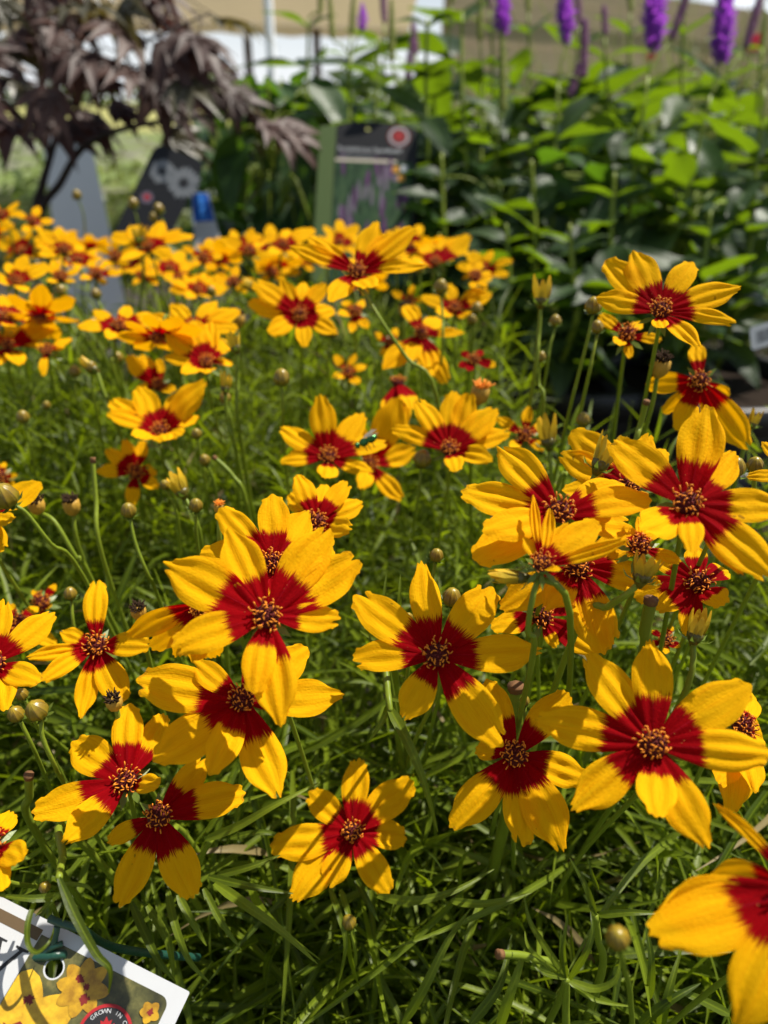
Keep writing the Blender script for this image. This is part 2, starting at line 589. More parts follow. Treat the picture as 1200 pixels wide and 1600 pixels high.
# ---- tan board wall
k = N('tan_boards')
co = k.objco()
mp = k.n('ShaderNodeMapping')
mp.inputs['Scale'].default_value = (0.6, 3, 14)
k.l(co, mp.inputs['Vector'])
n1 = k.noise(mp.outputs[0], 2.0, 5)
c = k.mix(n1, (0.24, 0.185, 0.12), (0.40, 0.325, 0.22))
M['boards'] = k.plain(c, 0.8, 0.2, k.bump(n1, 0.4, 0.01))
t = thing('board_wall', 'tan horizontal board wall far behind the purple flower spikes', 'wall', (1.95, 9.0, GZ))
for i in range(12):
    a = Acc()
    z0 = GZ + 0.02 + i * 0.19
    box(a, (0.05, 9.0 + (i % 2) * 0.02, z0), (8.5, 9.05 + (i % 2) * 0.02, z0 + 0.186))
    a.build('board', M['boards'], t, smooth=False)
for x in (0.6, 3.2, 5.8, 8.2):
    a = Acc()
    box(a, (x, 9.075, GZ), (x + .12, 9.2, GZ + 2.35))
    a.build('wall_post', M['post'], t, smooth=False)
t.rotation_euler.z = R(42)

# ---- display bench that carries the pots
M['bench'] = simple('weathered_bench_plank', (0.045, 0.038, 0.030), 0.85, 0.2, 0.4, 14.0, 0.4, 0.004)
t = thing('display_bench', 'low weathered plank display bench carrying all the potted plants', 'bench', (0, 1.2, GZ))
pa = Acc()
box(pa, (-1.7, -0.055, -0.03), (1.7, 0.055, 0.0))
plank_me = pa.mesh('plank', [M['bench']], smooth=False)
for i in range(26):
    o = new_obj('plank', plank_me, t, (rnd.uniform(-.02, .02), -0.35 + i * 0.122 - 1.2, -GZ - 0.001 - rnd.random() * .003))
la = Acc()
box(la, (-.04, -.04, 0), (.04, .04, -GZ - 0.031))
leg_me = la.mesh('leg', [M['post']], smooth=False)
for x in (-1.55, 0, 1.55):
    for y in (-.3, 1.2, 2.6):
        new_obj('leg', leg_me, t, (x, y - 1.2, 0))
# ================================================================ COREOPSIS BUILDERS
PROF = [(0, .30), (.08, .43), (.2, .64), (.35, .86), (.5, .985), (.57, 1.0)]
def prof(u, tipw):
    """Half-width of a ray petal along its length: narrow claw, elliptic blade, blunt end."""
    if u > .57:
        q = (u - .57) / .43
        full = (1 - (q * .985) ** 2.5) ** .5
        return full * (1 - q * q * q) + (q * q * q) * (.30 + .42 * tipw)
    for (a0, b0), (a1, b1) in zip(PROF, PROF[1:]):
        if u <= a1:
            return b0 + (b1 - b0) * (u - a0) / (a1 - a0)
    return 1.0

def petal_geo(acc, b, tip, n, hw, rng, red, lod=1.0, bow=None, roll=None, curl=None):
    """One ray petal from base b to tip: obovate, pleated, toothed at the end."""
    ax = tip - b
    L = ax.length
    x = ax / L
    s = n.cross(x)
    if s.length < 0.15:
        s = s + CR * 0.6
        s = s - x * s.dot(x)
    s.normalize()
    m = x.cross(s)
    if roll is None:
        roll = rng.uniform(-.22, .22)
    if bow is None:
        bow = rng.uniform(-.02, .085)
    if curl is None:
        curl = rng.uniform(-.06, .05)
    nu = max(6, int(15 * lod))
    nv = max(4, int(14 * lod))
    if nv % 2:
        nv += 1
    W = L * hw * rng.uniform(.9, 1.08)
    tipw = rng.choice((.15, .45, .6, .75, .9)) + rng.uniform(-.1, .1)
    cup = rng.uniform(-.10, .20)
    tooth = rng.uniform(.012, .045)
    ph = rng.uniform(-.5, .5)
    nt_ = rng.choice((2.0, 3.0, 3.0, 4.0))
    pl = rng.uniform(.010, .024)
    skew = rng.uniform(-.08, .08)
    notch = rng.uniform(-.6, .6) if rng.random() < .45 else None
    ndep = rng.uniform(.04, .12)
    red = red - .085 + rng.uniform(-.03, .03)
    rn = rng.random()
    wav = rng.uniform(0, 6.28)
    cr = [(rng.uniform(4, 16), rng.uniform(-9, 9), rng.uniform(0, 6.28), rng.uniform(.002, .0065)) for _ in range(3)]
    ec = rng.uniform(-.10, .10)
    verts, cols, faces = [], [], []
    for i in range(nu + 1):
        u = (i / nu) ** 0.92
        for j in range(nv + 1):
            v = -1 + 2 * j / nv
            end = 1.0 - .085 * min(1.2, abs(v - skew * 2)) ** 2.0 - tooth * (0.5 - 0.5 * math.cos(nt_ * math.pi * (v + ph * .3)))
            if notch is not None:
                end -= ndep * math.exp(-((v - notch) / .13) ** 2)
            w = prof(u, tipw) * W
            su = u * (1 + (end - 1) * u ** 2.5)
            lat = v * w + skew * L * .4 * math.sin(math.pi * u)
            h = bow * L * math.sin(math.pi * min(u, 1)) + curl * L * (u ** 3 - u)
            h += cup * w * (v * v - .4) * math.sin(math.pi * min(1, u * .9 + .05))
            h += pl * L * math.cos(2.6 * math.pi * v + .6) * math.sin(math.pi * u) ** .7 * (1 - .3 * abs(v))
            h += .012 * L * math.sin(5 * u + 4 * v + wav) * abs(v) * u
            for f1, f2, f3, fa in cr:
                h += fa * L * math.sin(f1 * u + f2 * v + f3) * min(1, 2.5 * u)
            h += ec * w * abs(v) ** 3 * u
            an = roll * u
            lat2 = lat * math.cos(an) - 0 * h
            h2 = h + lat * math.sin(an)
            verts.append(b + x * (su * L) + s * lat2 + m * h2)
            cols.append((u, (v + 1) / 2, red, rn))
    for i in range(nu):
        for j in range(nv):
            q = i * (nv + 1) + j
            faces.append((q, q + 1, q + nv + 2, q + nv + 1))
    acc.add(verts, faces, 0, cols)

# shared disc, floret and calyx meshes (built around +Z, unit = 1 disc radius of 3.6 mm)
def make_disc():
    a = Acc()
    lathe(a, [(0.0030, -.0018), (.0036, -.0006), (.0034, .0006), (.0026, .0015), (.0014, .0021), (.0003, .0023)], Vector((0, 0, 0)), UP, 18)
    return a.mesh('disc', [M['disc']])
def make_florets(seed, n=44):
    rg = random.Random(seed)
    a = Acc()
    for i in range(n):
        rr = math.sqrt((i + .5) / n)
        an = i * 2.39996 + rg.uniform(-.2, .2)
        r0 = .0036 * rr
        base = Vector((r0 * math.cos(an), r0 * math.sin(an), .0020 * (1 - rr * rr) + .0001))
        out = Vector((math.cos(an) * rr * .6 + rg.uniform(-.25, .25), math.sin(an) * rr * .6 + rg.uniform(-.25, .25), 1.0)).normalized()
        ln = rg.uniform(.0008, .0017)
        p1 = base + out * ln
        tube(a, [base, base + out * ln * .6, p1], [.00024, .00025, .00020], 5, 0)
        # curled orange style: two small horns
        side = Vector((rg.uniform(-1, 1), rg.uniform(-1, 1), rg.uniform(-.3, .5))).normalized()
        if rr > .35 or rg.random() < .45:
            tube(a, [p1, p1 + out * .0005 + side * .0002, p1 + out * .0007 + side * .0007, p1 + out * .0004 + side * .0011],
                 [.00019, .00021, .00020, .00014], 5, 1)
    return a.mesh('florets', [M['floret'], M['anther']])
def make_calyx():
    a = Acc()
    lathe(a, [(.0011, -.0060), (.0018, -.0048), (.0030, -.0036), (.0034, -.0022), (.0030, -.0014)], Vector((0, 0, 0)), UP, 12)
    for i in range(8):
        an = i * math.pi / 4
        e = Vector((math.cos(an), math.sin(an), 0))
        s = Vector((-math.sin(an), math.cos(an), 0))
        b = e * .0022 + UP * -.0046
        vv = [b - s * .0006, b + s * .0006, b + e * .003 + s * .0011 - UP * .0006, b + e * .003 - s * .0011 - UP * .0006, b + e * .006 - UP * .0016]
        a.add(vv, [(0, 1, 2, 3), (3, 2, 4)])
    return a.mesh('calyx', [M['sepal']])
DISC = make_disc()
FLORETS = [make_florets(s) for s in (1, 2, 3, 4)]
CALYX = make_calyx()

def aim(n, spin=0.0):
    return n.to_track_quat('Z', 'Y') @ Quaternion((0, 0, 1), spin)

def stem_to(parent, pts, r0=.0007, r1=.00085, mat=None, name='stem', n=5):
    a = Acc()
    path = catmull(pts, n)
    k = len(path)
    rn = rnd.random()
    tube(a, path, [r0 + (r1 - r0) * i / (k - 1) for i in range(k)], 7, 0, (.5, .5, .3, rn))
    return a.build(name, mat or M['stem'], parent)

def stem_points(top, n, root=None, via=None):
    if via:
        pts = [top] + [P(*w) for w in via]
        last = pts[-1]
        pts.append(Vector((last.x + (last.x - top.x) * .4, last.y + .03, max(last.z - .10, .05))))
        return pts
    root = root or Vector((top.x + top.x * .25 + rnd.uniform(-.03, .03), top.y + rnd.uniform(.05, .11), max(.02, top.z - rnd.uniform(.20, .28))))
    d = (-n).normalized()
    p1 = top + d * .012 + Vector((0, 0, -.010))
    p2 = top * .55 + root * .45 + Vector((d.x * .015, d.y * .015, 0))
    return [top, p1, p2, root]

def flower(u, v, d, tips, label, b=0.40, r=0.0, Rm=0.027, red=0.43, group=None, via=None, hw=0.215, lod=1.0, seed=None,
           name='coreopsis_flower', cat='flower', disc=1.0, dark=False, nvec=None, bow=None, extra=0, droop=0.0):
    """A flower head: disc at pixel (u, v), depth d, petal tips at the given pixels."""
    rng = random.Random(seed if seed is not None else int(u * 7 + v * 13))
    C = P(u, v, d)
    n = (nvec.normalized() if nvec is not None else ((CAM - C).normalized() + UP * b + CR * r).normalized())
    pts = stem_points(C - n * .0058, n, None, via)
    root = thing(name, label, cat, pts[-1], group)
    order = list(enumerate(tips))
    for idx, tp in order:
        tu, tv = tp[0], tp[1]
        opt = tp[2] if len(tp) > 2 else {}
        dr = ray(tu, tv)
        oc = CAM - C
        den = dr.dot(n)
        tplane = -oc.dot(n) / den if abs(den) > .05 else d
        q = CAM + dr * tplane
        L0 = (q - C).length
        lo, hi = Rm * opt.get('lo', .84), Rm * opt.get('hi', 1.10)
        if lo <= L0 <= hi and tplane > 0:
            tip = q
        else:
            L = lo if L0 < lo else hi
            A = dr.dot(dr); B = 2 * dr.dot(oc); K = oc.dot(oc) - L * L
            D = B * B - 4 * A * K
            if D < 0:
                tip = CAM + dr * (-B / (2 * A))
            else:
                sols = [CAM + dr * ((-B - math.sqrt(D)) / (2 * A)), CAM + dr * ((-B + math.sqrt(D)) / (2 * A))]
                if 'near' in opt:
                    tip = sols[0] if opt['near'] else sols[1]
                else:
                    tip = min(sols, key=lambda p: abs((p - C).dot(n)))
        dirp = (tip - C).normalized()
        fl = dirp - n * dirp.dot(n)
        fl = fl.normalized() if fl.length > .1 else dirp
        base = C + fl * (.0022 * disc) - n * (.0006 + .00045 * (idx % 3))
        acc = Acc()
        petal_geo(acc, base, tip, n, opt.get('hw', hw) * 1.05, rng, opt.get('red', red + rng.uniform(-.035, .035)), lod,
                  opt.get('bow', bow), opt.get('roll'), opt.get('curl'))
        acc.build('petal', M['petal'], root)
    q4 = aim(n, rng.uniform(0, 6.28))
    for nm, me in (('disc', DISC), ('florets', FLORETS[rng.randrange(4)]), ('calyx', CALYX)):
        o = new_obj(nm, me, root, C - pts[-1])
        o.rotation_mode = 'QUATERNION'
        o.rotation_quaternion = q4
        sc = disc * (.86 if nm == 'disc' else .92)
        o.scale = (sc, sc, sc)
        if nm == 'florets':
            o['kind'] = 'stuff'
    stem_to(root, pts)
    return root

def bud(u, v, d, rpx, label, axis=None, via=None, group='round unopened buds', name='coreopsis_bud'):
    C = P(u, v, d)
    rad = rpx / F_PX * d
    ax = (axis or Vector((rnd.uniform(-.25, .25), rnd.uniform(-.35, .1), 1))).normalized()
    base = C - ax * rad * .95
    pts = stem_points(base, ax, None, via)
    root = thing(name, label, 'bud', pts[-1], group)
    a = Acc()
    pr = []
    for i in range(9):
        th = math.pi * (.06 + .90 * i / 8)
        pr.append((rad * math.sin(th) * (1.0 if i < 5 else .95), rad * .98 - rad * math.cos(th) * (1.0 if i < 5 else 1.0 + .05 * (i - 4))))
    lathe(a, pr, base, ax, 32, 8, .06)
    a.build('bud_body', M['bud'], root)
    a = Acc()
    e1, e2 = frame_along(ax, Vector((.2, 1, .1)))
    for i in range(8):
        an = i * math.pi / 4 + .2
        e = e1 * math.cos(an) + e2 * math.sin(an)
        s = ax.cross(e)
        g0 = base + e * rad * .25 - ax * rad * .05
        L = rad * rnd.uniform(.8, 1.2)
        o1 = g0 + e * L * .75 + ax * L * .25
        o2 = o1 + e * L * .35 + ax * L * rnd.uniform(.1, .5)
        w = rad * .17
        a.add([g0 - s * w, g0 + s * w, o1 + s * w, o1 - s * w, o2], [(0, 1, 2, 3), (3, 2, 4)], 0, (.5, .5, .3, rnd.random()))
    a.build('sepals', M['sepal'], root)
    stem_to(root, pts, .0006, .0008)
    return root

def opening_bud(u0, v0, u1, v1, d, wpx, label, via=None, group='half-opened yellow buds', spread=.35, name='opening_bud'):
    """Closed cone of young petals from base pixel to tip pixel."""
    b0, t0 = P(u0, v0, d), P(u1, v1, d * .995)
    ax = (t0 - b0)
    L = ax.length
    ax.normalize()
    w = wpx / F_PX * d * .5
    pts = stem_points(b0, ax, None, via)
    root = thing(name, label, 'bud', pts[-1], group)
    e1, e2 = frame_along(ax, Vector((.2, 1, .1)))
    a = Acc()
    lathe(a, [(w * .25, -.0015), (w * .5, .0), (w * .72, L * .12), (w * .76, L * .24), (w * .5, L * .30)], b0, ax, 16, 8, .04, 0, (.1, .5, .5, .5))
    a.build('bud_cup', M['bud'], root)
    for i in range(8):
        an = i * math.pi / 4 + rnd.uniform(-.15, .15)
        e = e1 * math.cos(an) + e2 * math.sin(an)
        s = ax.cross(e)
        Lp = L * rnd.uniform(.70, 1.08)
        acc = Acc()
        vv, ff, cc = [], [], []
        sp = spread * rnd.uniform(.5, 1.3)
        for k in range(7):
            q = k / 6
            rr = w * (.60 + .30 * math.sin(q * 2.2)) + w * sp * q * q
            ww = w * (.26 + .26 * math.sin(math.pi * min(1, q * .9))) * (1 - .55 * q * q)
            for j in (-1, 0, 1):
                off = (1 - abs(j) * .12) - .10 * (1 - abs(j))
                vv.append(b0 + ax * (Lp * (.12 + .88 * q) - abs(j) * q * L * .05) + e * rr * off + s * j * ww)
                cc.append((q, (j + 1) / 2, .3, .5))
        for k in range(6):
            for j in range(2):
                z = k * 3 + j
                ff.append((z, z + 1, z + 4, z + 3))
        acc.add(vv, ff, 0, cc)
        acc.build('young_petal', M['young'], root)
    a = Acc()
    for i in range(7):
        an = i * 2 * math.pi / 7
        e = e1 * math.cos(an) + e2 * math.sin(an)
        s = ax.cross(e)
        g0 = b0 + e * w * .5
        o1 = g0 + e * w * .8 + ax * w * .2
        o2 = o1 + e * w * .5 + ax * w * .5
        a.add([g0 - s * w * .2, g0 + s * w * .2, o1 + s * w * .18, o1 - s * w * .18, o2], [(0, 1, 2, 3), (3, 2, 4)], 0, (.5, .5, .3, .5))
    a.build('sepals', M['sepal'], root)
    stem_to(root, pts, .0008, .0011)
    return root

def spent_head(u, v, d, rpx, label, via=None, axis=None, group='spent brown flower heads', orange=False):
    C = P(u, v, d)
    rad = rpx / F_PX * d
    ax = (axis or Vector((rnd.uniform(-.2, .2), rnd.uniform(-.3, 0), 1))).normalized()
    base = C - ax * rad * 2.0
    pts = stem_points(base, ax, None, via)
    root = thing('spent_flower_head', label, 'seed head', pts[-1], group)
    a = Acc()
    lathe(a, [(rad * .4, 0), (rad * .85, rad * .5), (rad * 1.0, rad * 1.2), (rad * .95, rad * 1.9), (rad * .7, rad * 2.1)], base, ax, 20, 8, .07)
    a.build('cup', M['spent_cup'], root)
    a = Acc()
    e1, e2 = frame_along(ax, Vector((.2, 1, .1)))
    for i in range(46):
        rr = math.sqrt((i + .5) / 46) * rad * .85
        an = i * 2.4
        e = e1 * math.cos(an) + e2 * math.sin(an)
        p0 = base + ax * rad * 1.85 + e * rr * .8
        dd = (ax + e * rnd.uniform(0, .7) + Vector((rnd.uniform(-.3, .3), rnd.uniform(-.3, .3), 0))).normalized()
        ln = rad * rnd.uniform(.5, 1.0)
        tube(a, [p0, p0 + dd * ln * .6, p0 + dd * ln + e * ln * .2], [rad * .13, rad * .12, rad * .06], 4)
    o = a.build('dried_florets', M['anther'] if orange else M['spent'], root)
    o['kind'] = 'stuff'
    stem_to(root, pts, .0008, .0010)
    return root

def cut_stem(pts_px, label, brown=.35, r=.0016, group='cut bare stems with brown ends'):
    pts = [P(*p) for p in pts_px]
    last = pts[-1]
    pts.append(Vector((last.x, last.y + .02, max(.03, last.z - .08))))
    root = thing('cut_stem', label, 'stem', pts[-1], group)
    path = catmull(pts, 6)
    a = Acc()
    tube(a, path, r, 8, 0, (.5, .5, .3, rnd.random()))
    a.build('stalk', M['stem'], root)
    a = Acc()
    kk = max(2, int(len(path) * brown * .4))
    tube(a, [path[0] + (path[0] - path[1]).normalized() * .0006] + path[:kk], [r * 1.22] + [r * 1.15] * kk, 8, 0)
    a.build('dry_end', M['dry'], root)

def blade_geo(acc, pts, w0, nrm=None, rn=.5, dry=False, fold=.35, mat=0, taper=2.2):
    """Grooved linear leaf along a path."""
    n = len(pts)
    vv, cc, ff = [], [], []
    for i, p in enumerate(pts):
        t = (pts[min(i + 1, n - 1)] - pts[max(i - 1, 0)]).normalized()
        nn = (nrm if nrm is not None else (CAM - p).normalized() + UP * .3)
        nn = nn - t * nn.dot(t)
        nn = nn.normalized() if nn.length > .02 else frame_along(t)[0]
        s = t.cross(nn)
        q = i / (n - 1)
        w = w0 * min(1, .45 + q * 3.2) * (1 - q ** taper * .92)
        for j in (-1, -.5, 0, .5, 1):
            vv.append(p + s * (j * w) + nn * (abs(j) * w * fold) )
            cc.append((q, (j + 1) / 2, .95 if dry else .3, rn))
    for i in range(n - 1):
        for j in range(4):
            z = i * 5 + j
            ff.append((z, z + 1, z + 6, z + 5))
    acc.add(vv, ff, mat, cc)
# ================================================================ COREOPSIS IN FLOWER
G1 = 'sharp foreground coreopsis flowers'
G2 = 'coreopsis flowers in the middle of the bed'
G3 = 'blurred coreopsis flowers at the back of the bed'
C_ = dict(near=True)
flower(417, 962, .190, [(355, 824), (518, 826), (563, 870, dict(hw=0.225)), (533, 968, dict(hw=0.234, lo=.70)), (398, 1084, dict(hw=0.225, lo=.74)), (440, 1137), (267, 1012), (254, 878)],
       'large fully open yellow flower with red centre, left of the middle', b=.30, red=.46, group=G1, Rm=.0262, seed=3)
flower(426, 880, .222, [(343, 793), (425, 771), (483, 797), (524, 862), (312, 864), (400, 975), (470, 960)],
       'yellow flower with shaded red centre peeking out behind the large left flower', b=.45, red=.45, group=G1, Rm=.0262)
flower(495, 815, .262, [(464, 741), (452, 770), (511, 757), (544, 752), (567, 784), (550, 828), (478, 868)],
       'shaded dark-centred yellow flower below the upright flower with eight petals', b=.35, red=.45, group=G1, Rm=.0225)
flower(379, 1093, .205, [(212, 1063), (302, 1033, dict(lo=.6)), (238, 1189), (326, 1211, dict(hw=0.180)), (437, 1250), (539, 1084), (430, 990), (480, 1010)],
       'yellow flower half hidden directly below the large left flower', b=.30, red=.42, group=G1, Rm=.0280)
flower(318, 948, .236, [(199, 995, dict(hw=0.190)), (236, 1016, dict(hw=0.170)), (275, 1028, dict(hw=0.170, red=.55)), (302, 1036, dict(hw=0.170, red=.55)), (331, 1030, dict(red=.6))],
       'drooping flower hanging its petals left behind the large left flower', b=-.2, red=.50, group=G1, Rm=.0245, nvec=Vector((-.2, -.9, -.25)), name='drooping_coreopsis_flower')
flower(683, 1023, .205, [(553, 929), (659, 875, dict(hw=0.180, roll=.5)), (771, 917, dict(hw=0.234)), (849, 1015, dict(hw=0.207)), (785, 1168, dict(hw=0.207)), (628, 1126, dict(hw=0.243, lo=.7)), (550, 1031)],
       'seven-petalled yellow flower with ragged red centre in the middle of the picture', b=.32, red=.44, group=G1, Rm=.0255, seed=21)
flower(1022, 1163, .183, [(915, 1019), (1015, 997), (1174, 1069), (1204, 1177, dict(hw=0.198)), (1109, 1327), (1027, 1279, dict(lo=.7, hw=0.243)), (892, 1268), (835, 1125)],
       'largest lit yellow flower with red centre at lower right', b=.30, red=.45, group=G1, Rm=.0275, seed=8)
flower(1160, 1134, .222, [(1143, 1272), (1180, 1240), (1192, 1150), (1170, 1080), (1120, 1225)],
       'half hidden flower tucked behind the right petal of the lower right flower', b=.2, r=.5, red=.42, group=G1, Rm=.0255)
flower(1252, 1392, .150, [(1100, 1372, dict(hw=0.243)), (1024, 1428), (1011, 1462), (1150, 1612), (1114, 1254, dict(hw=0.070)), (1350, 1210), (1455, 1400), (1370, 1590)],
       'blurred very near yellow flower cut off by the bottom right edge', b=.3, red=.47, group=G1, Rm=.0275)
flower(550, 1299, .262, [(561, 1183), (647, 1220), (637, 1308, dict(hw=0.243)), (609, 1397, dict(hw=0.243)), (510, 1390, dict(hw=0.252, lo=.6)), (455, 1409), (421, 1323), (482, 1237, dict(hw=0.243))],
       'lowest centre flower in half shade with dark red middle above the leaves', b=.28, red=.44, group=G1, Rm=.0255)
flower(805, 1178, .212, [(760, 1060), (890, 1082), (916, 1220), (880, 1334), (818, 1324, dict(hw=0.216)), (702, 1294), (744, 1166, dict(lo=.5, hw=0.270))],
       'yellow flower with bright red stripes between the middle flower and lower right flower', b=.30, red=.42, group=G1, Rm=.0270)
flower(198, 1220, .222, [(113, 1157, dict(hw=0.234)), (203, 1098, dict(hw=0.216)), (257, 1114, dict(hw=0.180)), (48, 1271), (96, 1320, dict(hw=0.190)), (250, 1226, dict(hw=0.180, lo=.6))],
       'left one of two overlapping dark-centred flowers at lower left', b=.34, red=.47, group=G1, Rm=.0275)
flower(247, 1274, .216, [(324, 1185), (385, 1240), (304, 1404, dict(hw=0.225)), (184, 1419), (166, 1317, dict(lo=.6, hw=0.180))],
       'right one of two overlapping dark-centred flowers at lower left, two petals hanging', b=.34, red=.45, group=G1, Rm=.0265)
flower(150, 1008, .252, [(154, 905, dict(hw=0.180)), (93, 986, dict(lo=.6, hw=0.252)), (39, 1028, dict(hw=0.140)), (63, 1064, dict(hw=0.160)), (126, 1124, dict(hw=0.170)), (192, 1098, dict(hw=0.243)), (237, 1008)],
       'thin-petalled flower with one upright petal at left, above the spent head', b=.38, red=.40, group=G1, Rm=.0240)
flower(-12, 1035, .222, [(86, 956), (64, 1066), (6, 1112), (6, 935), (-90, 1000), (-100, 1080)],
       'flower cut by the left edge beside two round olive buds', b=.35, red=.42, group=G1, Rm=.0230)
flower(-18, 1322, .200, [(22, 1268), (38, 1342), (5, 1392), (-60, 1250), (-120, 1330)],
       'flower at the left edge just above the white plant label', b=.3, red=.45, group=G1, Rm=.0200)
flower(1075, 786, .190, [(954, 687), (1104, 631, dict(hw=0.234)), (1150, 705), (1228, 792, dict(hw=0.234)), (1212, 903), (1163, 899, dict(hw=0.120, lo=.8, near=True)), (1081, 864, dict(hw=0.160, lo=.7, near=True)), (1000, 828)],
       'big upright-petalled flower at the right edge above the flower tangle', b=.45, red=.46, group=G1, Rm=.0265, seed=5)
flower(985, 758, .240, [(874, 708), (892, 673), (975, 690), (1014, 676), (1040, 702), (878, 767, dict(hw=0.180))],
       'flower behind the big right-edge flower, only its back petals showing', b=.5, red=.40, group=G1, Rm=.0245)
flower(875, 799, .197, [(719, 767, dict(hw=0.190)), (776, 697), (1019, 782), (988, 822, dict(hw=0.225)), (976, 757), (740, 876, dict(hw=0.225)), (753, 832)],
       'spreading flower at centre right behind the half-opened upright flower', b=.75, red=.41, group=G1, Rm=.0262)
flower(847, 880, .185, [(833, 772, dict(hw=0.080)), (859, 793, dict(hw=0.120)), (890, 816, dict(hw=0.190)), (934, 813), (982, 841, dict(hw=0.100)), (818, 838, dict(lo=.5)), (874, 892, dict(lo=.5, hw=0.180, near=True))],
       'half-opened flower with narrow upright petals in the right tangle', b=1.0, red=.34, group=G1, Rm=.0165, via=[(834, 925, .186), (825, 985, .19), (830, 1040, .2)], disc=.7)
flower(903, 884, .212, [(1034, 914, dict(hw=0.216)), (958, 1008), (945, 1024), (916, 974, dict(lo=.6, hw=0.243)), (781, 953, dict(hw=0.207)), (850, 955), (1000, 830)],
       'flower with two hanging petals below the half-opened upright flower', b=.25, red=.43, group=G1, Rm=.0245)
flower(846, 962, .242, [(766, 980), (796, 905), (870, 890), (932, 1021), (870, 1012, dict(lo=.5)), (915, 935)],
       'deeply shaded flower under the right tangle, behind a thin stem', b=.3, red=.62, group=G1, Rm=.0225)
flower(1093, 910, .226, [(1023, 952), (1072, 994), (1132, 946), (1138, 892), (1085, 850), (989, 933), (1020, 870)],
       'shaded flower with broad dark red middle below the right-edge flower', b=.3, red=.66, group=G1, Rm=.0205)
flower(999, 853, .205, [(997, 806, dict(hw=0.120)), (1012, 810, dict(hw=0.140)), (1031, 822), (1065, 878), (981, 870, dict(lo=.4)), (975, 820)],
       'small crumpled flower between the right-edge flower and the opening bud', b=.7, red=.42, group=G1, Rm=.0125, disc=.85)
flower(1245, 742, .205, [(1190, 690, dict(hw=0.180)), (1166, 744, dict(hw=0.150)), (1290, 660), (1330, 760), (1240, 860)],
       'petal tips of a flower mostly outside the right edge', b=.5, red=.40, group=G1, Rm=.0160)
# middle band
flower(513, 713, .325, [(438, 667), (500, 615), (568, 645), (606, 692), (583, 738), (508, 748), (437, 720), (452, 706, dict(hw=0.120))],
       'upright flower with eight petals and clear red centre, left of the shiny green fly', b=.95, red=.44, group=G2, Rm=.0245, seed=14)
flower(702, 702, .318, [(610, 668, dict(hw=0.180)), (650, 623, dict(hw=0.180)), (708, 610), (776, 637), (798, 676), (770, 720), (713, 737), (735, 612)],
       'cupped yellow flower with glowing red centre in the middle of the bed', b=.95, red=.46, group=G2, Rm=.0245, seed=4)
flower(578, 724, .365, [(623, 620), (650, 700), (630, 782), (563, 765), (545, 650)],
       'flower behind the shiny green fly with one broad petal hanging down', b=.4, r=.35, red=.42, group=G2, Rm=.0240)
flower(622, 598, .385, [(634, 668, dict(hw=0.180)), (598, 648, dict(hw=0.180)), (612, 655, dict(red=.7)), (645, 640)],
       'wilting flower head with two petals hanging, behind the shiny green fly', nvec=Vector((0, .2, 1)), red=.62, group=G2, Rm=.0220, name='drooping_coreopsis_flower')
flower(1033, 484, .262, [(944, 407), (989, 391), (1084, 409), (1159, 448, dict(hw=0.216)), (1151, 504, dict(hw=0.140)), (1094, 544, dict(hw=0.180)), (1034, 513, dict(hw=0.180, lo=.6, near=True)), (931, 464)],
       'large bright flower standing alone against dark foliage at upper right', b=.75, red=.44, group=G2, Rm=.0268, seed=9)
flower(980, 522, .300, [(936, 491), (962, 537), (1035, 531), (1003, 503), (985, 560, dict(lo=.4))],
       'smaller flower right underneath the large upper right flower', b=.6, red=.42, group=G2, Rm=.0150)
flower(1094, 595, .292, [(1008, 602, dict(hw=0.216)), (1088, 536, dict(hw=0.180)), (1140, 622), (1119, 660), (1058, 674), (1035, 645, dict(hw=0.170)), (1171, 702)],
       'ragged flower with a bent-back petal below the large upper right flower', b=.05, red=.46, group=G2, Rm=.0225)
flower(820, 680, .345, [(775, 652), (827, 634), (797, 700), (855, 660), (850, 705)],
       'small flower with red middle behind the spreading centre right flower', b=.6, red=.46, group=G2, Rm=.0150)
flower(469, 491, .385, [(394, 439), (387, 472), (420, 522), (476, 543), (530, 521), (523, 484), (510, 442), (440, 437), (475, 440)],
       'open blurred flower facing the camera below the topmost flower', b=.45, red=.44, group=G2, Rm=.0255)
flower(558, 423, .335, [(452, 384, dict(hw=0.130)), (481, 368, dict(hw=0.160)), (590, 344), (649, 354, dict(hw=0.180)), (669, 414, dict(hw=0.120)), (581, 450, dict(hw=0.252, lo=.7, near=True)), (515, 472, dict(hw=0.216)), (612, 366)],
       'topmost flower with long thin petals on a slanting stem before the dark label', b=.8, red=.40, group=G2, Rm=.0290, via=[(592, 495, .335), (636, 560, .34), (683, 622, .345)])
flower(658, 521, .405, [(727, 519, dict(hw=0.150)), (698, 600, dict(hw=0.180)), (597, 577), (632, 476), (688, 497), (675, 590), (640, 565)],
       'dark-topped flower with swept-down petals, behind the small red flower', b=.9, red=.42, group=G2, Rm=.0275)
flower(711, 482, .455, [(657, 463), (702, 442), (751, 449), (768, 456), (684, 490), (735, 492)],
       'blurred flower with low petals right of the topmost flower', b=.8, red=.40, group=G2, Rm=.0235)
flower(740, 562, .375, [(775, 571, dict(red=.8)), (716, 572), (721, 550), (730, 579), (755, 548)],
       'tiny red flower with stubby petals in the middle of the bed', b=.6, red=1.3, group=G2, Rm=.0105, hw=0.270, name='small_red_coreopsis_flower', disc=.8)
flower(555, 487, .43, [(527, 491), (576, 514), (569, 468), (535, 470), (548, 520)],
       'blurred flower squeezed between the topmost flower and its open neighbour', b=.7, red=.42, group=G2, Rm=.0170)
flower(543, 582, .45, [(523, 554), (556, 552), (574, 571), (520, 590), (560, 600)],
       'small blurred flower low behind the upright eight-petalled flower', b=.6, red=.40, group=G2, Rm=.0165)
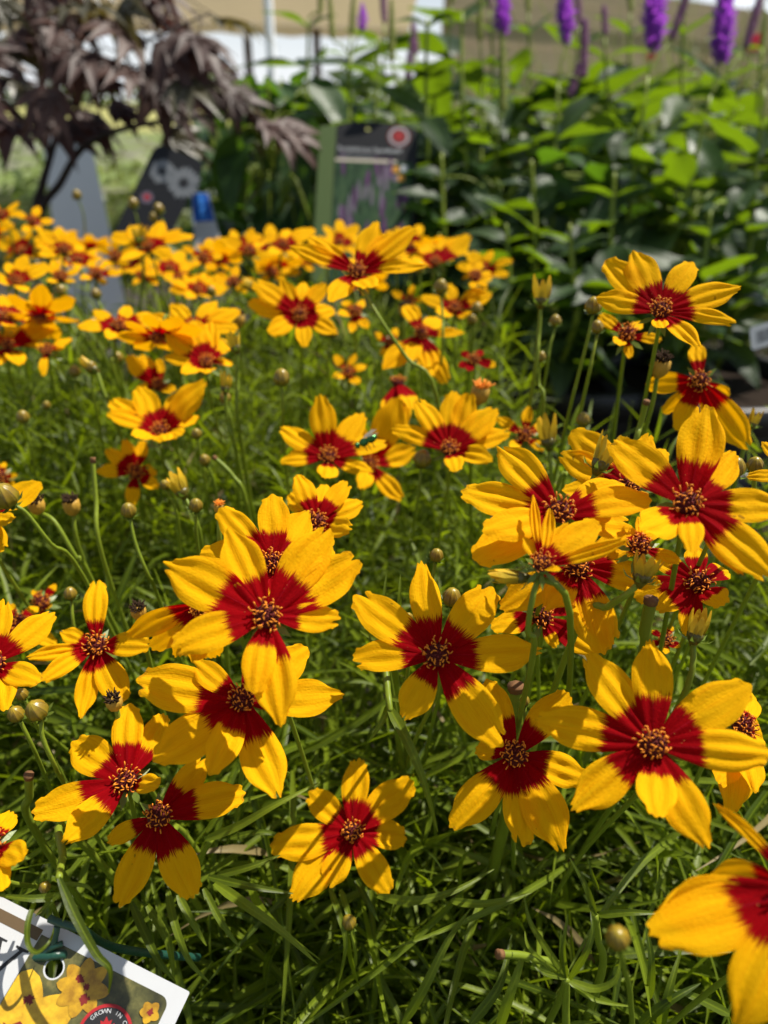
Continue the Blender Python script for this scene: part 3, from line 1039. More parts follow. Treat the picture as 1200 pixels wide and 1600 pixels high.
flower(302, 512, .395, [(218, 518, dict(hw=0.140)), (224, 495), (266, 474), (339, 470), (376, 484), (372, 514)],
       'upper flower of the left group, wide petals spread like wings', b=.9, red=.36, group=G2, Rm=.0270)
flower(323, 566, .372, [(259, 514), (300, 500), (329, 503), (359, 531), (362, 564), (324, 584), (255, 558), (284, 584)],
       'second flower of the left group with orange-red disc facing up', b=1.0, red=.46, group=G2, Rm=.0238)
flower(248, 602, .405, [(198, 555), (219, 554), (250, 560), (272, 612), (214, 606)],
       'shaded small flower between the two larger flowers of the left group', b=.5, red=.50, group=G2, Rm=.0190)
flower(250, 672, .352, [(167, 644, dict(hw=0.180)), (214, 604), (322, 593), (311, 649), (284, 680), (257, 689), (210, 683), (171, 624), (295, 606)],
       'lowest bright flower of the left group with petals raised like a cup', b=1.0, red=.42, group=G2, Rm=.0265)
flower(212, 737, .362, [(149, 737), (165, 701), (194, 685), (224, 688), (249, 762), (205, 791), (244, 735)],
       'shaded flower below the left group crossed by a green stem', b=.3, red=.52, group=G2, Rm=.0195)
flower(-26, 800, .262, [(65, 754), (18, 816), (5, 862), (-40, 720), (-100, 790)],
       'flower at the left edge seen from the side behind a bud', b=.5, red=.30, group=G2, Rm=.0205)
flower(0, 744, .375, [(28, 742), (24, 762), (-10, 715), (-35, 750), (8, 722)],
       'small dark flower at the left edge above the sideways one', b=.4, red=.55, group=G2, Rm=.0105)
flower(64, 942, .315, [(88, 912), (50, 922), (80, 948), (40, 955), (70, 970)],
       'blurred small red and yellow flower low down at the left', b=.5, red=.70, group=G2, Rm=.0090)
flower(28, 972, .295, [(90, 1008), (10, 945), (60, 948), (-10, 990), (30, 1010)],
       'blurred flower in shadow behind the left edge flower', b=.4, red=.52, group=G2, Rm=.0150)
flower(1040, 1000, .262, [(1018, 985, dict(red=.9)), (1062, 1012, dict(red=.9)), (1040, 1022), (1005, 1010), (1050, 978)],
       'fallen little red and yellow flower deep in the shade at right', b=.4, red=.62, group=G2, Rm=.0085, disc=.7)
# back band
BACK = [
 (100, 390, .50, [(60, 362), (88, 356), (118, 360), (60, 398), (132, 386)], 'back row flower in front of the pale grey planter'),
 (26, 440, .46, [(10, 410), (42, 398), (76, 414), (38, 456), (-12, 432)], 'back row flower at the far left edge'),
 (94, 432, .48, [(70, 414), (84, 405), (125, 420), (118, 440), (75, 440)], 'back row flower just below the one before the pale planter'),
 (150, 428, .52, [(124, 436), (168, 410), (190, 426), (140, 405), (165, 445)], 'dim orange back row flower left of the raised one'),
 (232, 385, .50, [(173, 367), (253, 345), (283, 357), (304, 368), (187, 407), (205, 352), (268, 402)], 'raised back row flower under the daisy label'),
 (318, 402, .54, [(285, 385), (330, 372), (348, 400), (300, 418), (335, 420)], 'rounded back row flower under the blue label'),
 (389, 392, .50, [(347, 372), (392, 356), (357, 403), (415, 378), (425, 400)], 'back row flower with one upright petal left of the dark label'),
 (442, 382, .54, [(411, 373), (450, 358), (492, 358), (420, 398), (470, 398)], 'back row flower touching the lower left corner of the dark label'),
 (179, 400, .56, [(150, 385), (180, 372), (212, 388), (160, 415), (200, 415)], 'hazy back row flower between the raised one and planter one'),
 (680, 410, .50, [(735, 366), (705, 371), (646, 397), (660, 385), (640, 412)], 'back row flower seen sideways under the right corner of the dark label'),
 (612, 385, .56, [(575, 372), (640, 372), (590, 398), (632, 398), (606, 360)], 'back row flower hidden behind the topmost flower'),
 (12, 540, .42, [(88, 504), (16, 506), (60, 535), (-40, 520), (30, 570), (-20, 575)], 'large dim flower seen sideways at the left edge'),
 (0, 335, .58, [(30, 315), (-20, 310), (40, 335), (15, 355), (-30, 345)], 'blurred orange flower at the left edge beside the maple trunk'),
 (50, 345, .60, [(25, 335), (60, 322), (85, 345), (65, 362), (35, 362)], 'hazy orange flower below the maple trunk'),
 (510, 392, .58, [(480, 380), (515, 368), (540, 386), (495, 408), (530, 408)], 'hazy back row flower below the green stripe of the dark label'),
 (365, 440, .52, [(335, 428), (370, 415), (398, 436), (345, 455), (385, 458)], 'orange back flower above the open camera-facing one'),
 (285, 435, .55, [(258, 425), (290, 412), (315, 430), (270, 450), (308, 452)], 'orange back flower above the left group'),
 (425, 425, .56, [(398, 415), (430, 402), (455, 420), (408, 440), (445, 440)], 'dim back flower right above the open camera-facing one'),
 (225, 430, .58, [(198, 420), (230, 408), (255, 425), (208, 445), (248, 445)], 'dim back flower left above the left group'),
 (742, 432, .46, [(730, 412), (752, 408), (768, 425), (760, 450), (738, 450)], 'shrivelled orange flower at the right end of the back row'),
 (640, 470, .50, [(612, 455), (645, 445), (668, 468), (625, 488), (655, 490)], 'dim flower behind the dark-topped swept-down flower'),
 (610, 535, .45, [(585, 520), (620, 512), (632, 540), (595, 555), (622, 560)], 'dim flower left below the dark-topped swept-down flower'),
 (72, 470, .43, [(50, 508, dict(hw=.16)), (80, 503, dict(hw=.2)), (97, 488, dict(hw=.16)), (62, 495)], 'wilted orange flower hanging down at far left'),
 (72, 548, .41, [(68, 588, dict(hw=.16)), (100, 540), (58, 535), (112, 528)], 'wilted flower with a mauve hanging petal at left'),
]
rb = random.Random(77)
for (u, v, d, tips, lab) in BACK:
    mx = max(math.hypot(t[0] - u, t[1] - v) for t in tips)
    flower(u, v, d, tips, lab, r=rb.uniform(-.5, .5), b=rb.uniform(.5, 1.8), red=rb.uniform(.34, .50), group=G3, Rm=max(.0145, mx / F_PX * d * 1.02), lod=.7)

# the overlapping haze of flowers along the back edge, from left to right
ORD = ('first second third fourth fifth sixth seventh eighth ninth tenth eleventh twelfth thirteenth fourteenth fifteenth sixteenth '
       'seventeenth eighteenth nineteenth twentieth twenty-first twenty-second twenty-third twenty-fourth twenty-fifth twenty-sixth twenty-seventh twenty-eighth twenty-ninth thirtieth').split()
for i in range(24):
    u = -15 + 780 * ((i + rb.uniform(.1, .9)) / 24) ** 1.2
    v = rb.uniform(378, 440) + (rb.uniform(0, 120) if u < 330 and i % 2 else 0) - (18 if u < 120 else 0)
    d = .68 - (v - 360) * .0018 + rb.uniform(-.02, .02)
    rr = .0235 / d * F_PX
    sq = rb.uniform(.35, .7)
    a0 = rb.uniform(0, 6.28)
    n_ = rb.choice((6, 7, 8))
    tips = [(u + rr * math.cos(a0 + q * 6.283 / n_) * rb.uniform(.8, 1), v - 6 - rr * sq * math.sin(a0 + q * 6.283 / n_)) for q in range(n_)]
    flower(u, v, d, tips, 'hazy small flower crowded behind the back row, ' + ORD[i] + ' of these from the left', r=rb.uniform(-.8, .8), b=rb.uniform(.6, 2.2) * (1 if i % 3 else -.8), red=rb.uniform(.34, .56),
           group='crowded hazy flowers along the back edge', Rm=.0235, lod=.55, seed=900 + i)

# ---------------------------------------------------------------- buds
for (u, v, d, rp, lab, via) in [
    (58, 1110, .215, 17, 'larger of two olive buds below the left edge flower', [(66, 1150, .217), (85, 1195, .222), (110, 1240, .24)]),
    (25, 1116, .225, 13, 'smaller olive bud beside the larger one at left', None),
    (34, 1085, .235, 10, 'bud half hidden by the left edge flower petal', None),
    (110, 928, .268, 10, 'pointed small bud above the thin-petalled left flower', None),
    (965, 1465, .150, 19, 'blurred brown bud near the bottom right flower', [(975, 1510, .16), (985, 1560, .19), (980, 1640, .22)]),
    (1148, 731, .205, 16, 'round olive bud before the right-edge flower', None),
    (1180, 727, .212, 13, 'round bud at the very right of the olive pair', None),
    (927, 479, .285, 13, 'bud touching the left petal of the large upper right flower', [(918, 530, .29), (900, 600, .30), (888, 650, .31)]),
    (933, 512, .300, 10, 'bud right below the one touching the upper right flower', [(925, 560, .30), (912, 620, .31)]),
    (845, 558, .345, 8, 'small bud left of the long stems at right', [(842, 600, .35), (848, 650, .35)]),
    (868, 502, .350, 9, 'bud below right of the yellow opening bud', [(858, 545, .35), (850, 600, .36)]),
    (912, 656, .305, 11, 'bud on a curved stem above the tall opening bud', [(905, 690, .30), (885, 740, .29), (868, 770, .29)]),
    (440, 591, .330, 13, 'sharp round golden bud above the upright eight-petalled flower', [(442, 640, .335), (444, 700, .35)]),
    (320, 719, .330, 9, 'yellowish bud among grass right of the left group', None),
    (306, 790, .275, 11, 'green bud left above the large left flower', None),
    (201, 798, .270, 12, 'golden bud with spiky top on a leaning stem at left', [(212, 850, .272), (232, 900, .275), (250, 940, .29)]),
    (258, 758, .300, 8, 'little bud touching the tall yellow opening bud', None),
    (682, 868, .240, 11, 'green bud just above the top petal of the middle flower', None),
    (706, 934, .225, 15, 'bud tucked behind the upper right petal of the middle flower', None),
    (638, 965, .226, 8, 'tiny bud between the upper left petals of the middle flower', None),
    (689, 449, .395, 11, 'bud standing above the blurred low-petalled flower', [(692, 500, .395), (690, 560, .40)]),
    (745, 483, .440, 9, 'bud right of the blurred low-petalled flower', None),
    (738, 500, .44, 8, 'lower bud right of the blurred low-petalled flower', None),
    (70, 1386, .205, 9, 'golden bud just above the white plant label', None),
    (545, 1441, .250, 12, 'bud hidden in the leaves under the lowest centre flower', None),
    (660, 718, .325, 14, 'elongated bud left below the cupped middle flower', None),
    (36, 652, .36, 10, 'orange bud at the left edge beside pale stems', None),
    (8, 776, .250, 20, 'plump bud in front of the left edge side flower', [(40, 800, .255), (80, 850, .262), (130, 900, .28)]),
    (142, 574, .37, 9, 'small bud below the hanging mauve petal', None),
    (352, 622, .36, 9, 'bud between the left group and the golden bud', None),
    (655, 420, .46, 8, 'blurred bud beside the topmost flower', None),
    (120, 305, .62, 7, 'tiny blurred bud before the pale grey planter', None),
    (208, 318, .60, 8, 'orange blurred bud left of the daisy label', None),
    (248, 327, .60, 8, 'orange blurred bud on the daisy label foot', None),
    (240, 340, .60, 7, 'yellow blurred bud under the daisy label', None),
    (95, 455, .46, 9, 'blurred bud on a pale stem at upper left', [(125, 500, .45), (155, 540, .44)]),
    (150, 460, .48, 8, 'blurred bud under the dim orange back flower', [(175, 510, .46), (215, 555, .45)]),
    (330, 455, .50, 7, 'blurred bud between the back row and left group', None),
    (520, 520, .42, 8, 'blurred bud right of the open camera-facing flower', None),
    (820, 1095, .23, 8, 'tiny bud behind the striped flower', None),
]:
    bud(u, v, d, rp, lab, via=via)

rq = random.Random(31)
for i in range(9):
    u = 5 + i * 37 + rq.uniform(-9, 9)
    v = rq.uniform(500, 680)
    bud(u, v, .56 - (v - 400) * .00075 + rq.uniform(-.02, .02), rq.uniform(6, 9), 'small bud scattered in the left grass, ' + ORD[i] + ' of these from the left edge', group='small buds scattered in the left grass')
for (u0, v0, u1, v1, d, w, lab, via, sp) in [
    (933, 735, 962, 676, .212, 36, 'tall greenish opening bud on a curved stem at right', [(920, 765, .214), (905, 792, .22), (890, 830, .23)], .4),
    (1000, 910, 1017, 858, .196, 38, 'green opening bud in the middle of the right tangle', [(978, 930, .198), (950, 948, .205), (900, 985, .22)], .6),
    (1084, 1002, 1098, 950, .206, 34, 'opening bud hanging under the shaded right flower', None, .15),
    (824, 903, 762, 899, .190, 26, 'yellow-green bud lying sideways in the right tangle', None, .1),
    (845, 478, 848, 432, .335, 30, 'yellow opening bud standing against the dark foliage', [(842, 520, .338), (833, 600, .345)], .5),
    (858, 700, 852, 645, .318, 32, 'yellow opening bud behind the spreading centre right flower', None, .4),
    (288, 775, 268, 737, .300, 30, 'yellow opening bud leaning left below the left group', None, .3),
    (352, 612, 354, 580, .345, 20, 'small yellow opening bud right of the left group', [(356, 660, .35), (372, 720, .36)], .2),
    (370, 548, 358, 520, .345, 22, 'frayed opening bud right of the second left group flower', [(371, 600, .35), (374, 670, .355)], .7),
    (152, 580, 122, 560, .370, 16, 'opening bud lying sideways at far left', [(165, 620, .37), (178, 650, .38)], .2),
    (218, 378, 216, 352, .50, 22, 'blurred opening bud left of the raised back row flower', None, .5),
    (1174, 668, 1184, 640, .30, 18, 'dim green opening bud at the right edge', None, .3),
    (400, 452, 372, 438, .46, 18, 'blurred opening bud beside the open camera-facing flower', None, .2),
]:
    opening_bud(u0, v0, u1, v1, d, w, lab, via, spread=sp)

for (u, v, d, rp, lab, via, org) in [
    (176, 1092, .226, 13, 'dark spent head in front of the thin-petalled left flower', None, False),
    (215, 950, .250, 12, 'dark spent head left of the drooping flower', None, False),
    (110, 782, .300, 13, 'blurred spent head upright at left', None, False),
    (54, 782, .285, 13, 'blurred spent head tilted on a thick stem at left', [(85, 815, .286), (118, 870, .29), (140, 900, .3)], False),
    (1034, 562, .285, 15, 'dark spent head under the large upper right flower', None, False),
    (752, 605, .33, 14, 'spent head with orange top above the cupped middle flower', None, True),
    (342, 788, .243, 8, 'thin reddish spent head left of the half hidden flower', None, True),
    (372, 492, .45, 10, 'blurred spent head right of the left group', None, False),
    (632, 478, .44, 9, 'blurred spent head above the dark-topped flower', None, False),
]:
    spent_head(u, v, d, rp, lab, via, orange=org)

for pts, lab, rr in [
    ([(145, 717, .29), (150, 780, .292), (160, 870, .295)], 'bare stem with brown cut tip right of the spent head', .0009),
    ([(1010, 628, .27), (1000, 665, .275), (985, 720, .28)], 'dry-tipped bare stem below the large upper right flower', .0010),
    ([(780, 1491, .205), (830, 1497, .21), (885, 1530, .222)], 'stem with pink-brown cut end among the bottom right leaves', .0011),
    ([(45, 1212, .22), (46, 1245, .225), (50, 1290, .235)], 'short dead stem left of the two overlapping flowers', .0012),
    ([(806, 1073, .235), (808, 1130, .24), (806, 1200, .25)], 'thick green cut stem above the striped flower', .0022),
    ([(1017, 938, .215), (1008, 985, .22), (1000, 1040, .23)], 'dark cut stem under the right tangle', .0017),
    ([(335, 715, .33), (365, 745, .33), (385, 790, .335)], 'brown-tipped stem above the large left flower', .0009),
]:
    cut_stem(pts, lab, r=rr)

# ---------------------------------------------------------------- leafy shoots one can pick out in front
def shoot(label, stem_px, leaves, group='leafy shoots in the foreground'):
    pts = [P(*p) for p in stem_px]
    last = pts[-1]
    pts.append(Vector((last.x + .01, last.y + .03, max(.05, last.z - .1))))
    root = thing('leafy_shoot', label, 'shoot', pts[-1], group)
    stem_to(root, pts, .0009, .0014)
    for lf in leaves:
        w, px = lf[0], lf[1]
        dry = len(lf) > 2 and lf[2] == 'dry'
        path = catmull([P(*p) for p in px], 6)
        acc = Acc()
        blade_geo(acc, path, w / F_PX * px[0][2] * .5, rn=rnd.random(), dry=dry, fold=rnd.uniform(.15, .45))
        acc.build('leaf', M['blade'], root)
shoot('leafy shoot with a long leaf hanging over the white plant label', [(92, 1372, .195), (98, 1340, .21), (110, 1300, .24)], [
    (15, [(92, 1372, .195), (118, 1432, .190), (150, 1490, .188), (172, 1515, .188), (170, 1552, .189)]),
    (13, [(95, 1400, .199), (50, 1404, .195), (-10, 1398, .195)]),
    (9, [(58, 1398, .198), (44, 1440, .193), (44, 1475, .191), (58, 1488, .190), (78, 1470, .192), (84, 1450, .197)]),
    (8, [(95, 1395, .197), (75, 1412, .197), (55, 1432, .196)]),
    (8, [(96, 1390, .197), (104, 1415, .198), (98, 1440, .198)]),
    (7, [(100, 1380, .2), (135, 1385, .2), (148, 1398, .2)])])
shoot('leafy shoot with broad arching blades below the two overlapping flowers', [(270, 1385, .235), (275, 1340, .245), (285, 1300, .27)], [
    (14, [(205, 1410, .235), (228, 1462, .228), (250, 1505, .226), (275, 1535, .228)]),
    (13, [(262, 1390, .235), (272, 1440, .228), (295, 1500, .226), (328, 1536, .228)]),
    (13, [(278, 1398, .235), (300, 1440, .232), (323, 1478, .232)]),
    (16, [(335, 1380, .235), (385, 1415, .228), (440, 1455, .225), (496, 1506, .226)]),
    (12, [(318, 1388, .238), (345, 1440, .235), (377, 1484, .236)]),
    (13, [(325, 1370, .24), (390, 1385, .235), (458, 1396, .238)]),
    (12, [(340, 1368, .245), (390, 1355, .242), (438, 1336, .245)]),
    (14, [(230, 1415, .238), (262, 1470, .233), (272, 1530, .234)])])
shoot('shoot of long blades behind the lowest centre flower', [(330, 1312, .25), (310, 1350, .26), (300, 1400, .28)], [
    (14, [(320, 1312, .25), (370, 1292, .245), (430, 1258, .243), (500, 1222, .25)]),
    (11, [(322, 1300, .26), (360, 1260, .26), (420, 1240, .262)]),
    (10, [(360, 1310, .26), (410, 1300, .26), (450, 1310, .262)])])
shoot('single bright upright leaf between the striped flower and lowest flower', [(610, 1112, .225), (606, 1080, .23), (604, 1040, .25)], [
    (17, [(608, 1105, .226), (632, 1150, .218), (660, 1215, .216), (684, 1300, .220)]),
    (10, [(608, 1100, .228), (596, 1130, .226), (575, 1160, .228)]),
    (9, [(606, 1090, .228), (640, 1095, .226), (668, 1085, .228)])])
shoot('shoot with drooping leaf tips under the lowest centre flower', [(520, 1390, .262), (522, 1370, .268), (530, 1330, .28)], [
    (10, [(515, 1387, .26), (530, 1430, .25), (540, 1480, .248), (525, 1552, .252)]),
    (10, [(532, 1390, .26), (545, 1430, .25), (556, 1472, .25)]),
    (11, [(556, 1375, .262), (575, 1410, .256), (592, 1440, .256)]),
    (14, [(590, 1400, .25), (645, 1408, .242), (710, 1392, .243), (772, 1358, .25)]),
    (13, [(705, 1408, .25), (760, 1412, .246), (830, 1395, .25)])])
shoot('bright star-like leafy shoot at the bottom right beside the brown bud', [(885, 1530, .205), (884, 1570, .212), (880, 1640, .225)], [
    (11, [(885, 1528, .205), (852, 1480, .202), (828, 1440, .200), (819, 1400, .202)]),
    (9, [(885, 1528, .205), (880, 1480, .202), (888, 1428, .202)]),
    (11, [(890, 1530, .204), (915, 1490, .200), (926, 1455, .200), (923, 1424, .203)]),
    (7, [(880, 1520, .206), (876, 1490, .204), (877, 1450, .205)]),
    (8, [(880, 1528, .205), (845, 1500, .203), (825, 1478, .203), (820, 1455, .205)]),
    (12, [(890, 1532, .204), (930, 1545, .202), (962, 1530, .200), (970, 1495, .201)]),
    (9, [(890, 1535, .205), (930, 1562, .203), (990, 1573, .206)]),
    (9, [(885, 1528, .205), (850, 1520, .202), (828, 1500, .204)])])
shoot('upright shoot with long blades between star-like shoot and lit flower', [(930, 1430, .215), (935, 1470, .222), (940, 1520, .24)], [
    (11, [(930, 1430, .215), (915, 1385, .212), (890, 1340, .213)]),
    (12, [(935, 1430, .216), (985, 1426, .212), (1030, 1427, .212)]),
    (6, [(935, 1390, .215), (925, 1365, .212), (918, 1340, .212)]),
    (7, [(938, 1440, .216), (925, 1420, .214), (922, 1398, .215)])])
shoot('pale dry blades leaning in the bottom middle', [(640, 1600, .24), (645, 1640, .25)], [
    (15, [(630, 1600, .24), (665, 1540, .236), (700, 1470, .236), (735, 1420, .245)]),
    (16, [(778, 1612, .235), (795, 1560, .232), (812, 1510, .232), (820, 1480, .236)]),
    (16, [(735, 1600, .24), (780, 1540, .24), (800, 1460, .25)])])
shoot('shoot of crossing flat blades below the near blurred flower', [(1010, 1600, .24), (1020, 1660, .25)], [
    (16, [(1000, 1600, .235), (1045, 1565, .23), (1095, 1536, .232)]),
    (15, [(1140, 1585, .235), (1090, 1560, .232), (1050, 1545, .233)]),
    (13, [(1015, 1560, .235), (1018, 1500, .232), (1008, 1440, .236)]),
    (15, [(1030, 1610, .235), (1045, 1550, .23), (1062, 1490, .235)])])
shoot('shoot with two upright leaf tips left of the middle flower', [(612, 975, .245), (615, 1010, .25), (618, 1060, .265)], [
    (8, [(604, 990, .245), (600, 940, .24), (604, 896, .242)]),
    (8, [(622, 985, .245), (624, 940, .24), (626, 896, .242)]),
    (9, [(615, 990, .246), (590, 1000, .244), (562, 985, .246)])])
shoot('pale thick grass-like stems fanning at upper left', [(175, 560, .43), (185, 600, .44)], [
    (11, [(165, 545, .43), (130, 500, .43), (100, 452, .44)], ),
    (10, [(225, 560, .42), (190, 515, .42), (162, 485, .43)]),
    (10, [(115, 610, .42), (95, 580, .42), (80, 560, .43)])])

# ---------------------------------------------------------------- thread-leaved foliage of the bed (nobody could count it)
def canopy(x, y):
    z = np.interp(y, [-.1, 0.0, .10, .17, .25, .35, .5, .7], [.13, .18, .24, .287, .350, .395, .418, .420])
    return z - .02 * np.clip(np.abs(x) - .25, 0, 1)
rs = np.random.default_rng(3)
def bed_points(n):
    out = []
    while len(out) < n:
        x = rs.uniform(-.52, .42)
        y = rs.uniform(-.08, .72)
        right = np.interp(y, [0, .28, .36, .44, .72], [.42, .40, .26, .11, .07])
        if x < right and abs(x) < .16 + .75 * max(y + .12, 0):
            out.append((x, y))
    return np.array(out)

def blades(p0, dirs, L, w, sag, rn, dry, nseg=5):
    """Vectorised bundle of grooved linear leaves."""
    N_ = len(p0)
    dirs = dirs / np.linalg.norm(dirs, axis=1, keepdims=True)
    s = np.cross(dirs, np.array([0, 0, 1.0]))
    ln = np.linalg.norm(s, axis=1, keepdims=True)
    s = np.where(ln > .05, s / np.maximum(ln, 1e-6), np.array([1.0, 0, 0]))
    tw = rs.uniform(-1.2, 1.2, N_)[:, None]
    nrm = np.cross(s, dirs)
    s, nrm = s * np.cos(tw) + nrm * np.sin(tw), nrm * np.cos(tw) - s * np.sin(tw)
    side = rs.normal(0, .12, (N_, 1))
    V = np.zeros((N_, nseg + 1, 3, 3))
    Cc = np.zeros((N_, nseg + 1, 3, 4))
    for i in range(nseg + 1):
        q = i / nseg
        c = p0 + dirs * (L * q)[:, None] + np.array([0, 0, -1.0]) * (sag * L * q * q)[:, None] + s * (side * (L[:, None]) * q * q * 2)
        ww = w * min(1, .5 + 2.5 * q) * (1 - q ** 2.4 * .9)
        for j, v in enumerate((-1, 0, 1)):
            V[:, i, j] = c + s * (v * ww)[:, None] + nrm * (abs(v) * ww * .4)[:, None]
            Cc[:, i, j] = np.stack([np.full(N_, q), np.full(N_, (v + 1) / 2), dry, rn], 1)
    base = (np.arange(N_) * (nseg + 1) * 3)[:, None]
    fl = []
    for i in range(nseg):
        for j in range(2):
            z = i * 3 + j
            fl.append([z, z + 1, z + 4, z + 3])
    F = (base[:, None, :] + np.array(fl)[None]).reshape(-1, 4)
    return V.reshape(-1, 3), Cc.reshape(-1, 4), F

def np_mesh(name, V, Cc, F, mats):
    me = bpy.data.meshes.new(name)
    me.vertices.add(len(V))
    me.vertices.foreach_set('co', V.astype(np.float32).ravel())
    me.loops.add(F.size)
    me.loops.foreach_set('vertex_index', F.astype(np.int32).ravel())
    me.polygons.add(len(F))
    me.polygons.foreach_set('loop_start', np.arange(0, F.size, F.shape[1], dtype=np.int32))
    me.polygons.foreach_set('loop_total', np.full(len(F), F.shape[1], dtype=np.int32))
    me.polygons.foreach_set('use_smooth', np.ones(len(F), dtype=bool))
    for m_ in mats:
        me.materials.append(m_)
    at = me.attributes.new('pc', 'FLOAT_COLOR', 'POINT')
    at.data.foreach_set('color', Cc.astype(np.float32).ravel())
    me.update(calc_edges=True)
    return me

NS = 2100
xy = bed_points(NS)
top = canopy(xy[:, 0], xy[:, 1]) * rs.uniform(.72, 1.0, NS)
lean = rs.normal(0, .03, (NS, 2))
allV, allC, allF, off = [], [], [], 0
def push(V, Cc, F):
    global off
    allV.append(V); allC.append(Cc); allF.append(F + off)
    off += len(V)
# stems as narrow blades standing up
foot = np.stack([xy[:, 0] - lean[:, 0], xy[:, 1] - lean[:, 1], np.maximum(.02, top - .26)], 1)
head = np.stack([xy[:, 0], xy[:, 1], top], 1)
dv = head - foot
push(*blades(foot, dv, np.linalg.norm(dv, axis=1), np.full(NS, .0009), np.zeros(NS), rs.random(NS), np.where(rs.random(NS) < .06, .95, .3), 4))
for node in range(8):
    fr = 1 - node * .085 - rs.uniform(0, .03, NS)
    at_ = foot + dv * fr[:, None]
    k_ = 5 if node else 4
    ph = rs.uniform(0, 6.28, NS)
    for q in range(k_):
        an = ph + q * 6.283 / k_ + rs.normal(0, .25, NS)
        el = rs.uniform(.35, 1.25, NS) if node > 1 else rs.uniform(.8, 1.8, NS)
        dr = np.stack([np.cos(an), np.sin(an), el], 1)
        L = rs.uniform(.022, .058, NS) * (1.15 if node > 2 else .85)
        w = rs.uniform(.0007, .0014, NS) * np.interp(xy[:, 1], [.0, .22, .34], [1.5, 1.35, 1.0])
        push(*blades(at_, dr, L, w, rs.uniform(.05, .55, NS), rs.random(NS), np.where(rs.random(NS) < .02, .95, .3), 4))
# broader older blades low in front
nb = 1300
bx = np.stack([rs.uniform(-.22, .24, nb), rs.uniform(.02, .26, nb)], 1)
bz = canopy(bx[:, 0], bx[:, 1]) - rs.uniform(.0, .055, nb)
an = rs.uniform(0, 6.28, nb)
dr = np.stack([np.cos(an), np.sin(an), rs.uniform(-.35, .9, nb)], 1)
push(*blades(np.stack([bx[:, 0], bx[:, 1], bz], 1), dr, rs.uniform(.05, .10, nb), rs.uniform(.0012, .0019, nb), rs.uniform(.1, .6, nb), rs.random(nb), np.where(rs.random(nb) < .03, .95, .3), 6))
fol = new_obj('coreopsis_foliage', np_mesh('coreopsis_foliage', np.concatenate(allV), np.concatenate(allC), np.concatenate(allF), [M['blade']]))
fol['kind'] = 'stuff'
tag(fol, 'dense fine thread-like green coreopsis foliage under all the yellow flowers', 'foliage')

# ---------------------------------------------------------------- the shiny green fly on the petal
C = P(575, 688, .318)
t = thing('green_fly', 'tiny shiny metallic green fly resting behind the upright flower', 'fly', C)
k = N('fly_metal')
M['fly'] = k.plain(k.mix(k.noise(k.objco(), 900, 2), (0.015, 0.08, 0.03), (0.06, 0.22, 0.06)), 0.22, 0.7, None, 0.8)
k = N('fly_wing')
M['wing'] = k.leafy((0.35, 0.33, 0.28), (0.4, 0.38, 0.3), 0.5, 0.2, 0.7)
fx = Vector((-.85, -.25, -.35)).normalized()
a = Acc()
lathe(a, [(.0003, -.0042), (.0013, -.0032), (.0018, -.0018), (.0016, -.0002), (.0011, .0002), (.0017, .0012), (.0019, .0024), (.0012, .0036), (.0004, .0038)], C, fx, 14)
a.build('body', M['fly'], t)
a = Acc()
lathe(a, [(.0003, .0038), (.0013, .0042), (.0015, .0050), (.0009, .0058), (.0002, .0060)], C, fx, 12)
a.build('head', M['fly'], t)
e1, e2 = frame_along(fx, UP)
for sg in (-1, 1):
    a = Acc()
    p0 = C + fx * .002 + e1 * .0016
    s_ = e2 * sg
    a.add([p0, p0 - fx * .002 + s_ * .0014 + e1 * .0006, p0 - fx * .0055 + s_ * .0030 + e1 * .0006, p0 - fx * .0072 + s_ * .0016 + e1 * .0003, p0 - fx * .004 + s_ * .0002 + e1 * .0002],
          [(0, 1, 2, 3, 4)])
    a.build('wing', M['wing'], t)
    for q in (-.001, .0008, .0024):
        a = Acc()
        p1 = C + fx * q + s_ * .001 - e1 * .001
        tube(a, [p1, p1 + s_ * .0016 + e1 * .0004, p1 + s_ * .0026 - e1 * .0018], [.00022, .0002, .00014], 5)
        a.build('leg', M['spent'], t)
# ================================================================ PLANTS BEHIND THE BED
def lance_mesh(name, mat, wide=.17, droop=.25, fold=.25, seed=0, nu=8, tip=1.0, serr=0.0):
    rg = random.Random(seed)
    a = Acc()
    vv, ff, cc = [], [], []
    rn = rg.random()
    tw = rg.uniform(-.3, .3)
    for i in range(nu + 1):
        q = i / nu
        w = wide * (math.sin(math.pi * min(1, q ** .8)) ** .85) * (1 - .25 * q) + .006
        if serr:
            w *= 1 + serr * (1 if i % 2 else -1)
        for j, v in enumerate((-1, -.5, 0, .5, 1)):
            h = -droop * q * q + abs(v) * w * fold + .015 * math.sin(9 * q + 3 * v + rn * 6)
            vv.append((v * w * math.cos(tw * q), q, h + v * w * math.sin(tw * q)))
            cc.append((q, (v + 1) / 2, .3, rn))
    for i in range(nu):
        for j in range(4):
            z = i * 5 + j
            ff.append((z, z + 1, z + 6, z + 5))
    a.add(vv, ff, 0, cc)
    tube(a, [Vector((0, -.08, .01)), Vector((0, .03, 0))], [.011, .009], 5)
    return a.mesh(name, [mat])
VLEAF = [lance_mesh('leaf', M['broad'], w_, dr_, .3, s_, 10, serr=.03) for s_, (w_, dr_) in enumerate([(.19, .1), (.22, .28), (.24, .42), (.20, .2), (.25, .55), (.18, .0)])]
DLEAF = [lance_mesh('leaf', M['dark_broad'], w_, dr_, .25, s_ + 20) for s_, (w_, dr_) in enumerate([(.24, .15), (.28, .35), (.26, .5)])]

